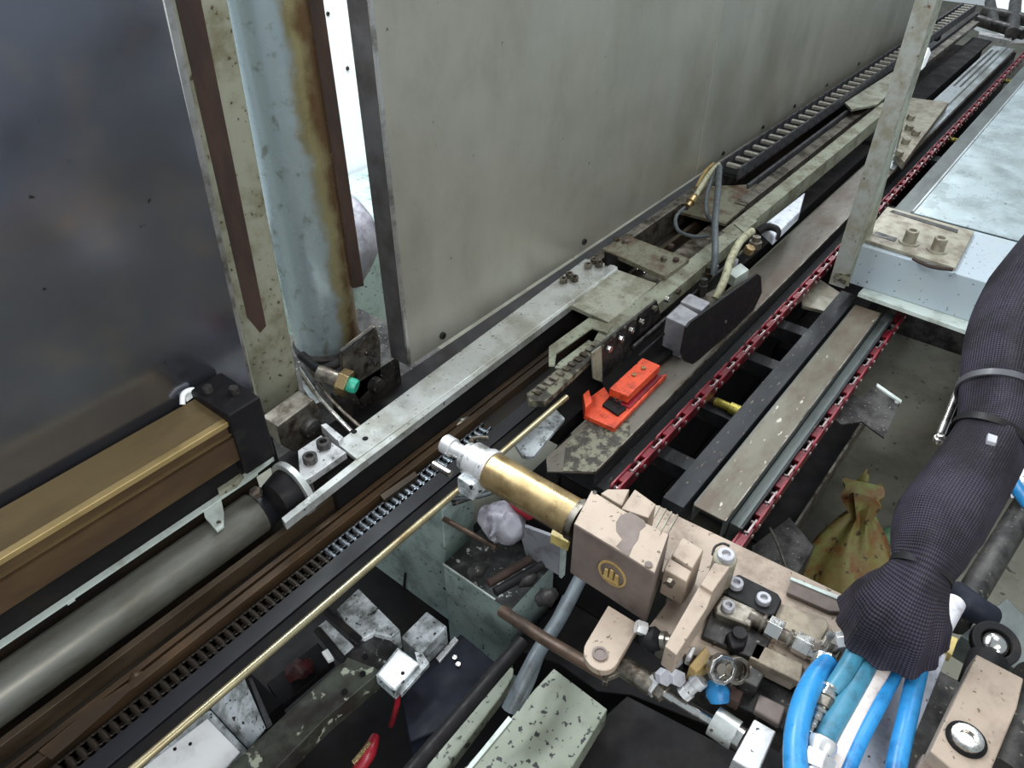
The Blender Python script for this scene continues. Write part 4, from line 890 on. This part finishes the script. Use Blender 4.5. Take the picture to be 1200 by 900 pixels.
MB().top([(394,714),(420,689),(469,738),(458,747),(438,742),(426,748),(410,738)], -.262, .06).build('slab', 'plate_grey', t, .003)
t = thing('small_slab', 'small speckled slab between two black rods beside the chipped bar', 'slab', P(393,745,z=-.4))
MB().top([(371,735),(382,726),(415,757),(402,770)], -.275, .04).build('slab', 'plate_grey', t, .002)
for (u0,v0_,u1,v1_) in ((382,716,421,750),(372,738,402,774)):
    MB().cyl(P(u0,v0_,z=-.262), P(u1,v1_,z=-.262), .0075, n=14).build('black_rod', 'black_rubber', t)
MB().top([(377,764),(384,760),(391,771),(384,774)], -.29, .01).build('white_chip', 'white_hot', t)
t = thing('speckled_block', 'grey speckled block left of the green column foot', 'block', P(497,742,z=-.4))
MB().top([(470,746),(500,716),(524,734),(492,768)], -.285, .07).build('block', 'plate_grey', t, .003)
t = thing('white_sensor', 'small white square sensor with a dark dot on the chipped bar', 'sensor', P(466,785,z=-.3))
MB().top([(440,791),(466,758),(492,778),(462,811)], -.256, .028).build('housing', 'plate_grey', t, .002)
MB().top([(443,790),(467,761),(489,778),(462,807)], -.2545, .004).build('white_face', 'white_hot', t, .001)
MB().lathe(P(472,789,z=-.2544), (0,0,1), [(0,.0035),(.001,.0035)], 12).build('dot', 'black_oil_shade', t)
MB().top([(486,764),(494,764),(503,777),(470,814),(466,808),(490,780)], -.27, .01).build('grey_base', 'plate_grey', t)
t = thing('red_cable', 'short red cable below the small white sensor', 'cable', P(464,825,z=-.34))
MB().tube([P(462,808,z=-.28), P(466,820,z=-.32), P(462,838,z=-.36), P(458,850,z=-.4)], .0055, 10).build('cable', 'red_part', t)
t = thing('red_lever', 'red grip with a brass strip near the bottom edge', 'grip', P(430,880,z=-.42))
MB().tube([P(418,905,z=-.4), P(432,882,z=-.38), P(440,862,z=-.38)], [.012,.014,.008], 12).build('grip', 'red_part', t)
MB().top([(412,892),(432,868),(435,871),(415,896)], -.365, .006).build('brass_strip', 'brass', t)
t = thing('green_column', 'grey-green painted column standing under the straw-coloured rod', 'column', (.77,.75,FZ))
MB().side([(420,640),(512,590),(518,600),(527,745),(500,800),(420,800)], .74, .10).build('column_body', 'column_green', t, .003)
MB().tube([P(475,672,x=.737), P(474,690,x=.737), P(478,702,x=.737), P(466,705,x=.737)], .003, 8).build('black_wire', 'black_rubber', t)
t = thing('green_box', 'grey-green painted box with a grimy top below the brass cylinder', 'box', (.75,.6,FZ))
q0 = P(519,661,x=.69); q1 = P(598,703,x=.69)
MB().box(.69,.84,q1.y,q0.y,FZ+.031,q0.z-.002).build('box_body', 'column_green', t, .003)
MB().box(.69,.84,q1.y,q0.y,q0.z-.002,q0.z).build('grimy_top', 'grime_top', t)
MB().box(.688,.692,q1.y+.04,q0.y,q0.z-.001,q0.z+.002).build('bright_edge', 'lip_pale', t)
o = MB().box(.845,.955,.34,.66,FZ+.031,-.19).build('bay_slab', 'black_oil_shade', bevel=.003); tag(o, 'black slab behind the green box under the brass cylinder', 'housing')  # plain black slab filling the bay behind the green box
for (a1_, a2_, m_, r_, lb, nm) in (
    ((520,608,-.12),(582,642,-.12),'brown_rod',.0055,'thin brown rod crossing the dark space beside the green column','thin_rod'),
    ((572,684,-.17),(622,655,-.17),'rust',.009,'brown bar above the grimy top of the green box, upper one','brown_bar'),
    ((580,694,-.17),(636,662,-.17),'black_rubber',.009,'black bar above the grimy top of the green box, lower one','black_bar'),
    ((530,590,-.13),(588,570,-.10),'dark_steel',.006,'dark rod under the steel nose of the brass cylinder','dark_rod')):
    o = MB().cyl(P(a1_[0],a1_[1],z=a1_[2]), P(a2_[0],a2_[1],z=a2_[2]), r_, n=14).build(nm, m_); tag(o, lb, 'rod')
random.seed(4)
o = MB().tube([P(566,620,z=-.1), P(580,612,z=-.09), P(594,618,z=-.09), P(604,634,z=-.1)], [.02,.036,.038,.016], 14, pleat=lambda a_, f: 1+.16*math.sin(a_*5+f*9)+.05*math.sin(a_*3-f*20)).build('crumpled_cloth', 'bag_grey', ang=70); tag(o, 'crumpled pale blue-grey cloth under the brass cylinder', 'cloth')
o = MB().tube([P(596,588,z=-.08), P(612,590,z=-.06), P(624,604,z=-.08)], [.012,.022,.014], 14).build('red_ball', 'red_part'); tag(o, 'dark red knob under the brass cylinder', 'knob')
t = thing('grey_sheet', 'flat grey upright panel below the brass cylinder beside the actuator block', 'panel', P(635,640,x=.80))
MB().side([(606,614),(660,634),(657,676),(616,650)], .80, .008).build('panel', 'sensor_grey', t, .001)
MB().side([(657,630),(661,632),(658,678),(655,676)], .797, .012).build('edge', 'lip_pale', t)
o = MB().top([(651,611),(670,622),(666,636),(645,626)], .13, .02).build('yellow_block', 'yellow_tag', bevel=.001); tag(o, 'small yellowish block under the near end of the brass cylinder', 'block')
t = thing('navy_box', 'navy-black box with a bright edge strip beside the green box', 'box', P(520,810,z=-.5))
MB().top([(500,778),(540,742),(592,785),(530,850),(480,870),(470,820)], -.335, .12).build('box_body', 'navy', t, .004)
MB().top([(511,771),(533,746),(537,750),(515,776)], -.330, .006).build('bright_strip', 'aluminium', t)
for u, v in ((533,772),(537,780)):
    MB().lathe(P(u,v,z=-.335), (0,0,1), [(0,.005),(.006,.005)], 12).build('screw', 'chrome', t)
o = MB().cyl(P(470,918,z=-.2), P(612,752,z=-.2), .0135, n=24).build('black_bar', 'black_plastic'); tag(o, 'long black round bar rising from the bottom edge past the navy box', 'bar')
o = MB().top([(480,925),(585,778),(602,783),(601,793),(588,815),(505,925)], -.26, .03).build('pale_strip', 'pale_spotted', bevel=.002); tag(o, 'pale speckled strip between the black bar and the grey hoses', 'strip')
t = thing('spotted_plate', 'large pale plate covered with black oil spots at the bottom', 'plate', P(640,850,z=-.3))
MB().top([(649,783),(712,831),(655,925),(520,925),(597,843),(626,808)], -.22, .05).build('plate', 'pale_spotted', t, .002)
MB().top([(596,839),(600,843),(532,925),(526,925)], -.216, .006).build('bright_edge', 'lip_pale', t)
t = thing('grey_hose_pair', 'two grey-blue hoses crossing the greasy brown rod', 'hose', P(630,770,z=-.2))
MB().tube([P(680,678,z=-.1), P(656,724,z=-.1), P(632,762,z=-.1), P(612,800,z=-.12), P(596,832,z=-.15)], .0125, 16).build('hose', 'grey_hose', t)
MB().tube([P(664,700,z=-.12), P(640,750,z=-.14), P(620,802,z=-.14), P(604,830,z=-.16)], .008, 16).build('hose', 'grey_hose', t)
o = MB().top([(712,836),(735,815),(900,900),(900,930),(655,930)], -.30, .1).build('black_block', 'black_oil_shade', bevel=.003); tag(o, 'black block right of the spotted plate', 'block')  # plain black slab beside the plate
o = MB().top([(600,760),(660,700),(760,760),(880,870),(740,815),(700,810),(655,778)], -.38, .1).build('dark_slab', 'black_oil_shade', bevel=.003); tag(o, 'dark base below the greasy brown rod', 'base')
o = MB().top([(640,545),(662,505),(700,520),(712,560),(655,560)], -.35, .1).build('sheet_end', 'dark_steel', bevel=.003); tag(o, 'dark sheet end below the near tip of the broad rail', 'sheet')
t = thing('grey_bracket', 'grey scratched bracket plate beside the straw-coloured rod end', 'bracket', P(630,505,z=-.12))
MB().top([(603,520),(650,478),(662,490),(625,535),(612,534)], -.10, .01).build('bracket_plate', 'plate_grey', t, .001)

# far end, top right
t = thing('end_roller', 'dark rollers on a white plate standing for glare at the far end of the rail', 'roller frame', (5.6,.6,-.1))
MB().top([(1143,28),(1158,2),(1200,-18),(1240,10),(1215,44),(1180,44)], -.12, .03).build('glare_plate', 'white_hot', t)  # white plate stands for the glare beyond the rollers
for (u0,v0_,u1,v1_,r_) in ((1146,24,1200,40,.03),(1152,14,1215,26,.035),(1160,2,1165,30,.03),(1190,2,1186,40,.035)):
    MB().cyl(P(u0,v0_,z=-.06), P(u1,v1_,z=-.06), r_, n=20).build('roller', 'dark_steel', t)
MB().top([(1148,36),(1186,44),(1185,48),(1147,40)], -.08, .03).build('cross_bar', 'aluminium', t)

# oily clutter in the dark bay under the brass cylinder
random.seed(11)
for i, (u, v, z_, r_, lb) in enumerate(((560,668,-.17,.014,'greasy lump on the grimy top of the green box, nearest the green column'),(640,700,-.2,.018,'greasy lump between the grey hoses and the actuator block'),(618,680,-.18,.012,'small greasy lump beside the two bars on the green box'))):
    o = MB().tube([P(u-10,v+6,z=z_), P(u,v,z=z_+.01), P(u+10,v-5,z=z_)], [r_*.5, r_, r_*.5], 12, pleat=lambda a_, f: 1+.15*math.sin(a_*4+f*7)).build('grease_lump', 'dark_steel', ang=70); tag(o, lb, 'grease')
o = MB().tube([P(524,584,z=-.12), P(560,582,z=-.11), P(590,572,z=-.1), P(612,562,z=-.1)], .0045, 12).build('thin_cable', 'grey_hose'); tag(o, 'thin grey cable sagging under the steel nose of the brass cylinder', 'cable')
t = thing('grey_chip_tray', 'small dirty tray with a red rag beside the chipped green bar', 'tray', P(360,790,z=-.5))
MB().top([(312,800),(372,752),(392,775),(330,828)], -.40, .02).build('tray', 'black_plastic', t, .003)
MB().tube([P(336,792,z=-.39), P(352,784,z=-.385), P(366,778,z=-.39)], [.012,.02,.01], 14, pleat=lambda a_, f: 1+.2*math.sin(a_*5+f*8)).build('red_rag', 'red_dark', t, ang=70)
o = MB().box(.96, 2.0, .66, .94, FZ, FZ+.03).build('rail_floor_darkener', 'black_oil_shade', bevel=.002); tag(o, 'added black pan on the floor under the near end of the broad rail', 'darkener')  # made-up black slab that turns the pale floor gap dark
